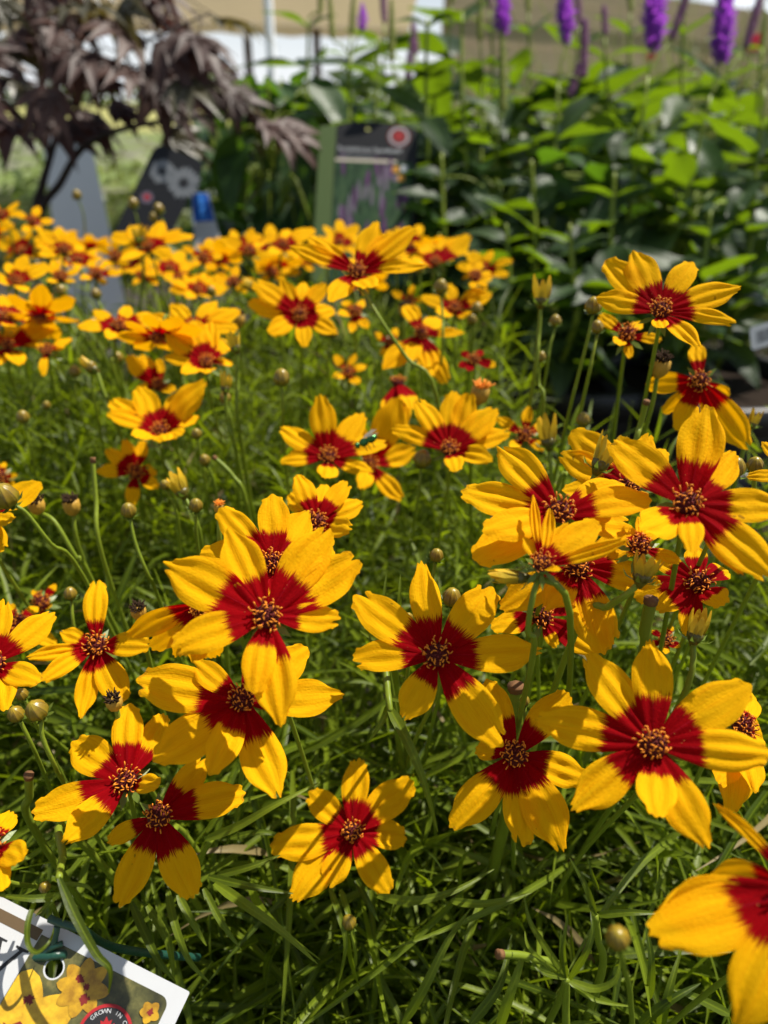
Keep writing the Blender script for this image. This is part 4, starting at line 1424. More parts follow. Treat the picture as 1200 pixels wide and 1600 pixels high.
def put_leaf(parent, me, p, direction, nrm, L, name='leaf'):
    y = direction.normalized()
    z = (nrm - y * nrm.dot(y))
    z = z.normalized() if z.length > .02 else frame_along(y)[0]
    x = y.cross(z)
    m = Matrix((x, y, z)).transposed().to_4x4()
    o = new_obj(name, me, parent)
    m = Matrix.Translation(p - parent.location) @ m @ Matrix.Diagonal((L, L, L, 1))
    o.matrix_local = m
    return o

M['purple'] = None
k = N('purple_florets')
u_, v_, g_, r_ = k.pc()
M['purple'] = k.leafy(k.mix(r_, (0.19, 0.055, 0.38), (0.44, 0.15, 0.66)), (0.46, 0.08, 0.72), 0.35, 0.5, 0.3)
k = N('pink_florets')
u_, v_, g_, r_ = k.pc()
M['pinkish'] = k.leafy(k.mix(r_, (0.20, 0.075, 0.17), (0.36, 0.16, 0.31)), (0.4, 0.16, 0.3), 0.3, 0.5, 0.3)
k = N('green_beads')
u_, v_, g_, r_ = k.pc()
M['beads'] = k.leafy(k.mix(r_, (0.22, 0.28, 0.05), (0.40, 0.42, 0.10)), (0.5, 0.5, 0.1), 0.3, 0.5, 0.3)

def spike(parent, b, t, rad, kind, rng):
    ax = t - b
    L = ax.length
    ax.normalize()
    e1, e2 = frame_along(ax, Vector((.2, 1, .1)))
    n = int(L / .0016) * (5 if kind == 'purple' else 3)
    n = min(n, 520)
    a = Acc()
    for i in range(n):
        q = (i + rng.random()) / n
        an = i * 2.39996
        e = e1 * math.cos(an) + e2 * math.sin(an)
        s = ax.cross(e)
        env = math.sin(math.pi * min(1, .10 + q * .86)) ** .5 * (1.0 if kind != 'beads' else (1.05 - .6 * q))
        if kind == 'purple':
            env *= 1 - .6 * q * q
        env *= rng.uniform(.62, 1.12) + (rng.uniform(.1, .3) if rng.random() < .12 else 0)
        rr = rad * env
        p0 = b + ax * L * q
        rn = rng.random()
        if kind == 'purple':
            p1 = p0 + e * rr * rng.uniform(.55, .8)
            p2 = p0 + e * rr * rng.uniform(.85, 1.15) + ax * rr * rng.uniform(-.1, .45)
            w = rad * rng.uniform(.09, .20)
            a.add([p0, p1 + s * w, p2, p1 - s * w], [(0, 1, 2, 3)], 0, (.5, .5, .3, rn))
        else:
            c = p0 + e * rr * .7
            w = rad * .36
            a.add([c - ax * w, c + s * w, c + e * w * 1.2, c - s * w, c + ax * w * 1.1], [(0, 1, 2), (0, 2, 3), (4, 2, 1), (4, 3, 2)], 0, (.5, .5, .3, rn))
    o = a.build('flower_spike', {'purple': M['purple'], 'pink': M['pinkish'], 'beads': M['beads']}[kind], parent)
    return o

def speedwell(label, stem_px, spikes, n_nodes=9, leaf_px=95, seed=0, low=True, group='speedwell plants behind the bed', start=.12):
    """stem_px: pixels from top of the leafy stem downwards; spikes: (base px, tip px, half width px, kind)."""
    rg = random.Random(seed)
    pts = [P(*p) for p in stem_px]
    last = pts[-1]
    pts.append(Vector((last.x + rg.uniform(-.02, .02), last.y + .02, .27)))
    root = thing('speedwell_plant', label, 'plant', pts[-1], group)
    stem_to(root, pts, .0020, .0034)
    path = catmull(pts, 10)
    seg = [0.0]
    for p, q in zip(path, path[1:]):
        seg.append(seg[-1] + (q - p).length)
    tot = seg[-1]
    d = stem_px[0][2]
    n_nodes += 3
    for i in range(n_nodes):
        s = tot * (start + (.88 - start) * i / max(1, n_nodes - 1))
        j = min(range(len(seg)), key=lambda z: abs(seg[z] - s))
        p = path[j]
        an0 = (i % 2) * 1.57 + rg.uniform(-.5, .5)
        for kq in range(2 if i == 0 else (2 if s < tot * .3 else 4)):
            an = an0 + kq * (math.pi if i == 0 else 2.1) + rg.uniform(-.3, .3)
            dr = Vector((math.cos(an), math.sin(an), rg.uniform(-.35, .65) if i else .6))
            L = leaf_px / F_PX * d * rg.uniform(.75, 1.35) * (.55 if i == 0 else 1)
            put_leaf(root, VLEAF[rg.randrange(len(VLEAF))], p, dr, UP + Vector((rg.uniform(-.5, .5), rg.uniform(-.5, .5), 0)), L)
    for (bp, tp, hw_, kind) in spikes:
        b, t = P(*bp), P(*tp)
        spike(root, b, t, hw_ / F_PX * bp[2], kind, rg)
        # stalk from the top of the stem to the spike
        a = Acc()
        near = min(path, key=lambda z: (z - b).length)
        tube(a, catmull([near, (near + b) / 2 + Vector((0, 0, .004)), b, b + (t - b) * .9], 4), .0013, 6, 0, (.5, .5, .3, .6))
        a.build('spike_stalk', M['stem'], root)
    return root

S = 'speedwell plants behind the bed'
speedwell('speedwell with the rightmost vivid purple spike', [(1110, 150, .86), (1075, 290, .87), (1040, 420, .88)],
          [((1126, 98, .86), (1136, -40, .86), 24, 'purple'), ((1165, 75, .87), (1190, -10, .87), 8, 'pink')], 6, 105, 1)
speedwell('speedwell with the second vivid purple spike from the right', [(1012, 120, .90), (992, 260, .90), (975, 400, .90)],
          [((1020, 76, .90), (1026, -50, .90), 24, 'purple'), ((1050, 60, .91), (1078, -20, .91), 8, 'pink')], 6, 105, 2)
speedwell('speedwell with the vivid purple spike right of centre', [(872, 130, .94), (866, 240, .94), (860, 380, .94)],
          [((884, 66, .94), (882, -50, .94), 19, 'purple'), ((912, 120, .95), (914, 30, .95), 8, 'pink'), ((890, 150, .95), (906, 100, .95), 8, 'pink')], 6, 95, 3)
speedwell('speedwell whose purple spike ends in a long green beaded tip', [(778, 200, .98), (772, 300, .98), (765, 400, .98)],
          [((786, 50, .98), (784, -30, .98), 18, 'purple'), ((786, 172, .98), (784, 52, .98), 8, 'beads')], 5, 90, 4)
speedwell('speedwell with a bare top leaf pair beside the beaded one', [(722, 20, .96), (722, 140, .96), (730, 280, .97), (738, 380, .98)], [], 5, 85, 5, start=.03)
speedwell('speedwell with a thin green beaded spike left of the bare-topped one', [(752, 120, 1.0), (752, 230, 1.0), (750, 360, 1.0)],
          [((750, 62, 1.0), (750, -20, 1.0), 7, 'beads')], 5, 85, 6)
speedwell('speedwell with a faint pink spike above the dark label', [(622, 150, 1.02), (620, 230, 1.02), (618, 330, 1.02)],
          [((612, 95, 1.02), (612, 0, 1.02), 7, 'beads'), ((637, 125, 1.02), (645, 60, 1.02), 7, 'pink')], 5, 90, 7)
speedwell('speedwell with a small dark purple spike at top centre', [(548, 90, 1.06), (545, 180, 1.06), (545, 300, 1.06)],
          [((566, 48, 1.06), (566, 5, 1.06), 11, 'purple'), ((520, 60, 1.05), (514, -20, 1.05), 6, 'beads')], 5, 95, 8)
speedwell('leafy speedwell without spikes at the right edge', [(1195, 140, .82), (1180, 280, .83), (1165, 430, .84)], [], 6, 120, 9)
speedwell('short leafy speedwell below the second purple spike', [(960, 270, .80), (955, 360, .81), (950, 450, .82)], [], 5, 105, 10)
speedwell('short leafy speedwell in the middle below the beaded spike', [(830, 250, .86), (835, 330, .87), (835, 420, .88)], [], 5, 95, 11)
speedwell('short leafy speedwell right beside the dark label', [(690, 240, .92), (692, 320, .92), (695, 400, .93)], [], 5, 85, 12)
speedwell('low leafy speedwell at the right above the white barcode sticker', [(1110, 330, .78), (1100, 420, .79), (1095, 500, .80)], [], 5, 105, 13)
speedwell('low leafy speedwell behind the large upper right flower', [(890, 350, .76), (895, 430, .77), (900, 500, .78)], [], 5, 95, 14)
speedwell('low leafy speedwell behind the yellow opening bud', [(790, 350, .80), (795, 420, .81), (800, 500, .82)], [], 5, 95, 15)

speedwell('tall leafy speedwell at top centre with a large dark leaf', [(668, 30, .95), (665, 130, .96), (668, 260, .97)], [], 4, 110, 16, start=.02)
speedwell('tall leafy speedwell behind the green stripe of the dark label', [(590, 60, 1.08), (588, 160, 1.09), (580, 280, 1.1)], [], 5, 95, 17, start=.03)
speedwell('tall leafy speedwell rising above the broad-leaved plant', [(482, 30, 1.10), (480, 130, 1.11), (476, 260, 1.12)], [((500, 20, 1.1), (503, -40, 1.1), 6, 'beads')], 5, 100, 18, start=.03)
speedwell('leafy speedwell between the dark label and bare-topped speedwell', [(678, 150, .99), (680, 240, 1.0), (684, 340, 1.0)], [], 5, 90, 19)
BG = ['behind the small dark purple spike at top centre', 'just left of the faint pink spike', 'right of the faint pink spike', 'behind the bare-topped speedwell', 'behind the beaded spike', 'left of the middle purple spike',
      'right of the middle purple spike', 'midway between the two middle purple spikes', 'left of the second purple spike', 'between the two right purple spikes', 'right behind the rightmost purple spike', 'far back at the right edge']
for i, u in enumerate((548, 600, 650, 705, 765, 825, 905, 945, 985, 1070, 1140, 1190)):
    rk = random.Random(300 + i)
    tv = rk.uniform(5, 90)
    d_ = rk.uniform(1.12, 1.38)
    speedwell('loose blurred leafy stem reaching up ' + BG[i], [(u, tv, d_), (u + rk.uniform(-8, 8), tv + 110, d_ + .01), (u + rk.uniform(-12, 12), 300, d_ + .02)],
              [((u + 1, tv - 4, d_), (u + rk.uniform(-8, 8), tv - rk.uniform(50, 90), d_), 6, rk.choice(('beads', 'pink', 'beads')))], 5, rk.uniform(85, 115), 400 + i, start=.08, group='loose blurred stems behind the speedwells')
# broad dark-leaved plant left of the dark label
def broad_plant(label, base_px, spots, seed):
    rg = random.Random(seed)
    b = P(*base_px)
    root = thing('broad_leaved_plant', label, 'plant', Vector((b.x, b.y, .26)), 'dark broad-leaved plants')
    top = P(base_px[0], base_px[1] - 190, base_px[2])
    stem_to(root, [top, (top + b) / 2 + Vector((.01, 0, 0)), b, Vector((b.x, b.y, .26))], .002, .004)
    for (u, v, L) in spots:
        p = P(u, v, base_px[2] + rg.uniform(-.07, .1))
        ctr = b + Vector((0, 0, .1))
        out = (p - ctr)
        dr = Vector((out.x + rg.uniform(-.05, .05), rg.uniform(-.2, .1), rg.uniform(-.16, .1))).normalized()
        put_leaf(root, DLEAF[rg.randrange(3)], p, dr, UP + Vector((rg.uniform(-.6, .6), -.8 + rg.uniform(-.6, .6), 0)), L / F_PX * base_px[2])
        a = Acc()
        mid = (p + ctr) / 2 + Vector((0, 0, .015))
        tube(a, catmull([p, mid, Vector((b.x, b.y, min(mid.z, p.z) - .03))], 4), .0013, 5, 0, (.5, .5, .3, .5))
        a.build('leaf_stalk', M['stem'], root)
rg = random.Random(40)
broad_plant('dark broad-leaved plant between the daisy label and dark label', (430, 360, 1.05),
            [(rg.uniform(355, 500), rg.uniform(115, 375), rg.uniform(75, 125)) for _ in range(52)], 1)
broad_plant('dark broad-leaved plant half hidden behind the blue label', (360, 380, 1.28),
            [(rg.uniform(320, 390), rg.uniform(190, 370), rg.uniform(60, 95)) for _ in range(26)], 2)
broad_plant('dark broad-leaved plant below the purple spikes at right', (1050, 470, .95),
            [(rg.uniform(900, 1200), rg.uniform(270, 520), rg.uniform(75, 120)) for _ in range(64)], 3)
broad_plant('dark broad-leaved plant in the gap right of the dark label', (780, 450, 1.0),
            [(rg.uniform(660, 930), rg.uniform(250, 490), rg.uniform(70, 110)) for _ in range(64)], 4)

# ---------------------------------------------------------------- purple-leaved maple
def maple_mesh(name, mat, seed):
    rg = random.Random(seed)
    a = Acc()
    rn = rg.random()
    lobes = [(-1.75, .42), (-1.05, .72), (-.5, .92), (0, 1.0), (.5, .9), (1.05, .7), (1.75, .4)]
    for an, ln in lobes:
        an += rg.uniform(-.08, .08)
        ln *= rg.uniform(.9, 1.08)
        d = Vector((math.sin(an), math.cos(an), 0))
        s = Vector((math.cos(an), -math.sin(an), 0))
        vv, cc, ff = [], [], []
        dp = rg.uniform(.15, .5)
        for i in range(8):
            q = i / 7
            w = (.045 + .125 * math.sin(math.pi * min(1, q * 1.05 + .08)) ** 1.2) * (1 - .5 * q) * (1.06 if i % 2 else .92)
            if i == 7:
                w = .003
            for j, v in enumerate((-1, 0, 1)):
                vv.append(d * (q * ln) + s * (v * w) + Vector((0, 0, -dp * q * q * ln + abs(v) * w * .35)))
                cc.append((q, (v + 1) / 2, .3, rn))
        for i in range(7):
            for j in range(2):
                z = i * 3 + j
                ff.append((z, z + 1, z + 4, z + 3))
        a.add(vv, ff, 0, cc)
    tube(a, [Vector((0, -.5, .12)), Vector((0, -.25, .05)), Vector((0, 0, 0))], [.016, .013, .012], 5, 0, (.5, .5, .3, .9))
    return a.mesh(name, [mat])
MAPLE = [maple_mesh('leaf', M['maple'], s) for s in (1, 2, 3, 4)] + [maple_mesh('leaf', M['maple_green'], s) for s in (5, 6)]
M['bark'] = simple('maple_bark', (0.030, 0.018, 0.015), 0.7, 0.3, 0.4, 60.0)
rg = random.Random(9)
mb = P(58, 352, 1.05)
mp_root = thing('purple_maple', 'purple-leaved maple with thin dark trunk at top left', 'tree', Vector((mb.x, mb.y, .24)))
branches = [
    [(58, 352, 1.05), (66, 290, 1.05), (80, 240, 1.05), (92, 190, 1.04), (85, 120, 1.03), (60, 40, 1.02), (50, -40, 1.0)],
    [(62, 352, 1.05), (95, 285, 1.04), (128, 232, 1.02), (180, 205, 1.0), (250, 190, .97), (330, 182, .95), (390, 190, .93)],
    [(92, 190, 1.04), (140, 130, 1.0), (200, 80, .97), (260, 50, .95), (330, 20, .93)],
    [(80, 240, 1.05), (40, 190, 1.05), (0, 150, 1.04), (-50, 120, 1.04)],
    [(85, 120, 1.03), (130, 60, 1.02), (170, 10, 1.0), (190, -40, 1.0)],
]
allb = []
for bi, br in enumerate(branches):
    pts = [P(*p) for p in br]
    if bi < 2:
        pts = [Vector((mb.x, mb.y, .24))] + pts
    path = catmull(pts, 6)
    a = Acc()
    r0 = .0065 if bi < 2 else .004
    tube(a, path, [r0 * (1 - .75 * i / (len(path) - 1)) for i in range(len(path))], 8)
    a.build('trunk' if bi == 0 else 'branch', M['bark'], mp_root)
    allb += path[len(path) // 4:]
spots = [(440, 205, 95, 1), (395, 225, 80, 1), (420, 195, 85, 1), (265, 70, 120, 0), (240, 20, 130, 0), (300, 95, 110, 0), (270, 215, 80, 5), (375, 140, 70, 4),
         (150, 20, 110, 5), (60, 30, 100, 0), (200, 50, 110, 1)]
spots += [(330, 95, 100, 1), (365, 150, 85, 0), (310, 60, 100, 2), (400, 175, 80, 4), (345, 30, 90, 5), (290, 130, 90, 4)]
for _ in range(44):
    u = rg.uniform(-60, 330)
    v = rg.uniform(-60, 205 - .30 * max(0, u - 100))
    spots.append((u, v, rg.uniform(62, 115), rg.choice((0, 1, 2, 3, 0, 1, 2, 3, 4, 5))))
for (u, v, L, ki) in spots:
    d = rg.uniform(.88, 1.15)
    p = P(u, v, d)
    near = min(allb, key=lambda z: (z - p).length)
    out = (p - near)
    out = out.normalized() if out.length > .01 else Vector((1, 0, 0))
    dr = Vector((out.x + rg.uniform(-.6, .6) + .6, out.y * .5 + rg.uniform(-.5, .4), rg.uniform(-.8, .1)))
    put_leaf(mp_root, MAPLE[ki], p, dr, UP * 1.2 + Vector((rg.uniform(-.6, .6), rg.uniform(-1.0, .1), 0)), L / F_PX * d)
    a = Acc()
    tube(a, catmull([p, (p + near) / 2 + Vector((0, 0, .008)), near], 3), .0008, 5)
    a.build('twig', M['bark'], mp_root)

# ---------------------------------------------------------------- pots
M['pot'] = simple('black_plastic_pot', (0.016, 0.016, 0.018), 0.45, 0.5, 0.3, 20.0)
M['soil'] = simple('potting_soil', (0.035, 0.024, 0.017), 0.95, 0.1, 0.5, 120.0, 0.9, 0.01)
def pot(x, y, r, h, label, mat=None, group='black nursery pots'):
    t = thing('nursery_pot', label, 'pot', (x, y, 0), group)
    c = Vector((x, y, 0))
    a = Acc()
    lathe(a, [(r * .78, 0), (r * .8, .004), (r * .97, h * .9), (r * .97, h * .905)], c, UP, 32)
    a.build('wall', mat or M['pot'], t)
    a = Acc()
    vv, ff = [], []
    prf = [(r * .975, h * .9), (r * 1.05, h * .9), (r * 1.06, h), (r * 1.0, h + .004), (r * .95, h), (r * .95, h * .92)]
    for k_, (rr, hh) in enumerate(prf):
        for s_ in range(32):
            an = s_ * math.pi / 16
            vv.append((x + rr * math.cos(an), y + rr * math.sin(an), hh))
    for k_ in range(len(prf) - 1):
        for s_ in range(32):
            s2 = (s_ + 1) % 32
            ff.append((k_ * 32 + s_, k_ * 32 + s2, (k_ + 1) * 32 + s2, (k_ + 1) * 32 + s_))
    a.add(vv, ff)
    a.build('rim', mat or M['pot'], t)
    a = Acc()
    lathe(a, [(r * .955, h * .9 + .006), (r * .6, h * .93 + .006), (r * .1, h * .94 + .006)], c, UP, 24)
    a.build('soil', M['soil'], t)
for (u, d, r, h, lab) in [
    (1120, .86, .115, .27, 'black pot of the rightmost purple speedwell'),
    (930, .90, .110, .27, 'black pot below the second purple spike'),
    (720, .98, .105, .27, 'black pot under the green speedwell beside the dark label'),
    (470, 1.06, .110, .26, 'black pot of the broad-leaved plant left of the dark label'),
    (58, 1.05, .105, .25, 'black pot of the purple maple'),
]:
    q = P(u, 500, d)
    pot(q.x, q.y, r, h, lab)
q = P(1195, 640, .60)
pot(q.x + .05, q.y, .10, .235, 'glossy black pot at the right edge under the white barcode sticker')

# ---------------------------------------------------------------- pale grey tall planter at the left
k = N('pale_planter')
co = k.objco()
M['pale'] = k.plain(k.mix(k.noise(co, 6, 4), (0.66, 0.69, 0.73), (0.80, 0.82, 0.85)), 0.5, 0.4, k.bump(k.noise(co, 60, 3), .15, .003))
c0 = P(118, 300, 2.0)
t = thing('tall_planter', 'pale grey tapering planter standing behind the maple trunk', 'planter', (c0.x, c0.y, 0))
a = Acc()
def frustum(acc, cx, cy, z0, z1, w0, w1, tw=.35):
    vv = []
    for z, w in ((z0, w0), (z1, w1)):
        for s_ in range(4):
            an = math.pi / 4 + s_ * math.pi / 2 + tw
            vv.append((cx + w * math.cos(an), cy + w * math.sin(an), z))
    acc.add(vv, [(3, 2, 1, 0), (4, 5, 6, 7), (0, 1, 5, 4), (1, 2, 6, 5), (2, 3, 7, 6), (3, 0, 4, 7)])
frustum(a, c0.x, c0.y, 0, .46, .115, .080)
a.build('body', M['pale'], t, smooth=False)
a = Acc()
frustum(a, c0.x, c0.y, .4605, .49, .088, .090)
a.build('rim', M['pale'], t, smooth=False)

# ---------------------------------------------------------------- leafy shrubs and grasses further off
def shrub(x, y, zb, rx, rz, n, size, label, mat, seed, group='potted shrubs standing further off'):
    rg = random.Random(seed)
    t = thing('shrub', label, 'shrub', (x, y, zb), group)
    a = Acc()
    leaf_cloud(a, (x, y, zb + rz * 1.25), (rx, rx, rz), n, size, rg, 0, .4, .25)
    a.build('crown', mat, t)
    a = Acc()
    for i in range(5):
        an = i * 1.256
        tube(a, [Vector((x, y, zb)), Vector((x + math.cos(an) * rx * .3, y + math.sin(an) * rx * .3, zb + rz * .8)), Vector((x + math.cos(an) * rx * .6, y + math.sin(an) * rx * .6, zb + rz * 1.5))], [.02 * rx * 3, .012 * rx * 3, .004], 5)
    a.build('trunk', M['bark'], t)
for i, (u, v, d, rx, rz, lab) in enumerate([
    (215, 200, 3.2, .34, .26, 'sunlit light green shrub left of the daisy label'),
    (320, 182, 4.2, .42, .30, 'sunlit shrub behind the daisy label'),
    (185, 275, 2.6, .20, .18, 'low sunlit shrub right of the pale planter'),
    (30, 195, 3.0, .35, .30, 'dull shrub behind the maple at far left'),
    (450, 225, 3.4, .36, .28, 'shrub behind the broad-leaved plant'),
    (560, 190, 3.0, .34, .28, 'shrub behind the top of the dark label'),
    (690, 190, 3.0, .34, .30, 'sunlit shrub behind the bare-topped speedwell'),
    (800, 260, 2.6, .28, .24, 'sunlit shrub behind the beaded speedwell'),
    (1090, 270, 2.6, .30, .26, 'reddish green shrub behind the rightmost speedwell'),
    (740, 128, 5.0, .50, .26, 'far sunlit shrub left before the tan board wall'),
    (860, 104, 5.2, .55, .26, 'far sunlit shrub in the middle before the tan board wall'),
    (990, 80, 5.4, .60, .26, 'far sunlit shrub right before the tan board wall'),
    (1130, 70, 5.2, .60, .26, 'far sunlit shrub at the right end of the board wall'),
    (640, 150, 5.4, .50, .26, 'far sunlit shrub above the dark label badge'),
    (930, 215, 3.6, .45, .26, 'sunlit shrub between the grass clumps and speedwells'),
    (1180, 215, 3.4, .40, .26, 'sunlit shrub behind the grass at the right edge'),
]):
    q = P(u, v, d)
    zb = GZ
    rzz = max(.2, (q.z - zb) / 2.25)
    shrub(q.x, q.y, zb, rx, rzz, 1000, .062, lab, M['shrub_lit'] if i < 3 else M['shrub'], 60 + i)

for i, (u, v, d, rx, lab) in enumerate([
    (595, 95, 1.65, .13, 'leafy green bush rising behind the dark label'),
    (700, 150, 1.75, .15, 'leafy green bush behind the bare-topped speedwell on the bench'),
    (830, 165, 1.70, .16, 'leafy green bush behind the middle purple spike on the bench'),
    (970, 175, 1.75, .17, 'leafy green bush behind the second purple spike on the bench'),
    (1110, 170, 1.70, .17, 'leafy green bush behind the rightmost purple spike on the bench'),
    (425, 190, 1.70, .13, 'leafy green bush behind the broad-leaved plant on the bench'),
]):
    q = P(u, v, d)
    shrub(q.x, q.y, 0.02, rx, q.z / 2.25, 700, .055, lab, M['shrub'], 160 + i, 'leafy bushes on the back of the bench')

def grass_clump(u, v, d, h, n, label, seed):
    global rs
    q = P(u, v, d)
    rs = np.random.default_rng(seed)
    t = thing('ornamental_grass', label, 'grass', (q.x, q.y, GZ), 'ornamental grasses behind the speedwells')
    an = rs.uniform(0, 6.28, n)
    el = rs.uniform(1.6, 6, n)
    p0 = np.stack([rs.normal(0, .06, n), rs.normal(0, .06, n), np.zeros(n)], 1)
    dr = np.stack([np.cos(an), np.sin(an), el], 1)
    V, Cc, F = blades(p0, dr, rs.uniform(.6, 1.1, n) * h, rs.uniform(.003, .007, n), rs.uniform(.05, .35, n), rs.random(n), np.where(rs.random(n) < .15, .95, .3), 6)
    o = new_obj('blades', np_mesh('blades', V, Cc, F, [M['grass']]), t)
    o['kind'] = 'stuff'
for i, (u, v, d, h, lab) in enumerate([
    (930, 170, 2.2, 1.45, 'pale tall grass clump between the two middle purple spikes'),
    (1010, 170, 2.5, 1.5, 'pale tall grass clump behind the second purple spike'),
    (850, 190, 2.3, 1.4, 'pale tall grass clump left of the middle purple spike'),
    (1130, 170, 2.4, 1.5, 'pale tall grass clump behind the rightmost purple spike'),
    (1190, 180, 2.0, 1.4, 'pale tall grass clump at the right edge'),
]):
    grass_clump(u, v, d, h * rnd.uniform(.95, 1.2), 1300, lab, 200 + i)

# little pink-red blossoms among the grasses
k = N('pink_red_petal')
M['pinkred'] = k.leafy((0.55, 0.03, 0.07), (0.7, 0.05, 0.1), .3, .5, .3)
for i, (u, v, lab) in enumerate([(1178, 66, 'blurred pink-red blossom at the right edge near the purple spike'), (1017, 88, 'small red blossom under the second purple spike')]):
    c = P(u, v, 1.6)
    t = thing('red_blossom', lab, 'flower', Vector((c.x, c.y, GZ)), 'red blossoms among the grasses')
    for q in range(6):
        an = q * 1.047
        e = Vector((math.cos(an), 0, math.sin(an)))
        s_ = Vector((-math.sin(an), 0, math.cos(an)))
        a = Acc()
        R0 = .018 if i == 0 else .009
        a.add([c, c + e * R0 * .7 + s_ * R0 * .4 - Vector((0, R0 * .3, 0)), c + e * R0 * 1.1 - Vector((0, R0 * .1, 0)), c + e * R0 * .7 - s_ * R0 * .4 - Vector((0, R0 * .3, 0))], [(0, 1, 2, 3)])
        a.build('petal', M['pinkred'], t)
    a = Acc()
    tube(a, [c, c + Vector((0, .01, -.2)), Vector((c.x, c.y + .01, GZ))], [.0015, .002, .003], 6)
    a.build('stem', M['stem'], t)
# ================================================================ PLANT LABELS
def ink(name, col, rough=.45, spec=.4):
    k = N(name)
    return k.plain(col, rough, spec)
M['card'] = simple('white_label_plastic', (0.46, 0.475, 0.49), 0.35, 0.45, 0.03, 200.0, .05, .0002)
M['ink_black'] = ink('ink_black', (0.012, 0.012, 0.013))
M['ink_brown'] = ink('ink_brown', (0.10, 0.065, 0.03))
M['ink_red'] = ink('ink_red', (0.34, 0.010, 0.014))
M['ink_white'] = ink('ink_white', (0.46, 0.47, 0.48))
def photo_ink(name, c1, c2, sc):
    k = N(name)
    co = k.objco()
    return k.plain(k.mix(k.ramp(k.noise(co, sc, 4, .6), [(.35, (0, 0, 0)), (.65, (1, 1, 1))]), c1, c2), .35, .45)
M['ink_yellow'] = photo_ink('ink_yellow', (0.40, 0.22, 0.01), (0.66, 0.42, 0.02), 260)
M['ink_gold'] = photo_ink('ink_gold', (0.26, 0.13, 0.006), (0.50, 0.29, 0.012), 320)
M['ink_darkred'] = ink('ink_darkred', (0.17, 0.012, 0.008))
M['ink_purple'] = ink('ink_purple', (0.085, 0.022, 0.095))
M['ink_lilac'] = ink('ink_lilac', (0.13, 0.105, 0.14))
M['ink_grey'] = ink('ink_grey', (0.30, 0.32, 0.34))
M['ink_daisy'] = ink('ink_daisy', (0.17, 0.18, 0.19))
M['ink_daisy2'] = ink('ink_daisy2', (0.13, 0.14, 0.15))
M['ink_charcoal'] = ink('ink_charcoal', (0.016, 0.017, 0.020), .6, .15)
M['ink_orange'] = ink('ink_orange', (0.55, 0.25, 0.02))
M['ink_cream'] = ink('ink_cream', (0.5, 0.45, 0.35))
k = N('print_foliage')
co = k.objco()
M['print_dark'] = k.plain(k.ramp(k.noise(co, 170, 5, .65), [(.3, (.012, .012, .006)), (.5, (.055, .055, .016)), (.62, (.10, .095, .028)), (.75, (.20, .16, .05))]), .35, .45)
k = N('print_meadow')
co = k.objco()
mp = k.n('ShaderNodeMapping')
mp.inputs['Scale'].default_value = (3.2, 1, .8)
k.l(co, mp.inputs['Vector'])
M['print_green'] = k.plain(k.ramp(k.noise(mp.outputs[0], 60, 4), [(.3, (.010, .026, .012)), (.55, (.030, .070, .030)), (.75, (.08, .12, .05))]), .6, .15)
k = N('stripe_green')
M['stripe'] = k.plain((0.075, 0.115, 0.035), .5, .25)

class Card:
    """A flat printed label: local (x right, y down) in millimetres from a corner."""
    def __init__(self, root, origin, ex, ey):
        self.root, self.o = root, origin
        self.ex, self.ey = ex.normalized(), ey.normalized()
        self.n = self.ey.cross(self.ex).normalized()
        if self.n.dot(CAM - origin) < 0:
            self.n = -self.n
    def pt(self, x, y, h=0.0):
        return self.o + self.ex * (x * .001) + self.ey * (y * .001) + self.n * (h * .001)
    def poly(self, name, pts, mat, layer, parent=None, thick=None, holes=()):
        bm = bmesh.new()
        edges = []
        org = (parent or self.root)
        base = self.root.location
        def loop(pp):
            vs_ = [bm.verts.new(self.pt(x, y, layer) - base) for x, y in pp]
            return [bm.edges.new((vs_[i], vs_[(i + 1) % len(vs_)])) for i in range(len(vs_))]
        edges += loop(pts)
        for h in holes:
            edges += loop(h)
        bmesh.ops.triangle_fill(bm, use_beauty=True, use_dissolve=False, edges=edges)
        if thick:
            bmesh.ops.recalc_face_normals(bm, faces=bm.faces)
            r = bmesh.ops.extrude_face_region(bm, geom=list(bm.faces))
            for vtx in [g for g in r['geom'] if isinstance(g, bmesh.types.BMVert)]:
                vtx.co -= self.n * (thick * .001)
        bmesh.ops.recalc_face_normals(bm, faces=bm.faces)
        me = bpy.data.meshes.new(name)
        bm.to_mesh(me)
        bm.free()
        me.materials.append(mat)
        o = new_obj(name, me, org)
        return o
    def text(self, name, body, x, y, size, mat, layer, ang=0.0, parent=None, align='LEFT', shear=0.0, sx=1.0):
        cu = bpy.data.curves.new(name, 'FONT')
        cu.body = body
        cu.size = size * .001
        cu.align_x = align
        cu.shear = shear
        cu.resolution_u = 3
        tmp = bpy.data.objects.new('tmp', cu)
        COL.objects.link(tmp)
        dg = bpy.context.evaluated_depsgraph_get()
        me = bpy.data.meshes.new_from_object(tmp.evaluated_get(dg))
        bpy.data.objects.remove(tmp)
        me.materials.clear()
        me.materials.append(mat)
        p = self.pt(x, y, layer) - self.root.location
        c, s = math.cos(ang), math.sin(ang)
        ex = self.ex * c + self.ey * s
        eu = -(self.ey * c - self.ex * s)
        m = Matrix((ex, eu, self.n)).transposed().to_4x4()
        me.transform(Matrix.Translation(p) @ m @ Matrix.Diagonal((sx, 1, 1, 1)))
        return new_obj(name, me, parent or self.root)

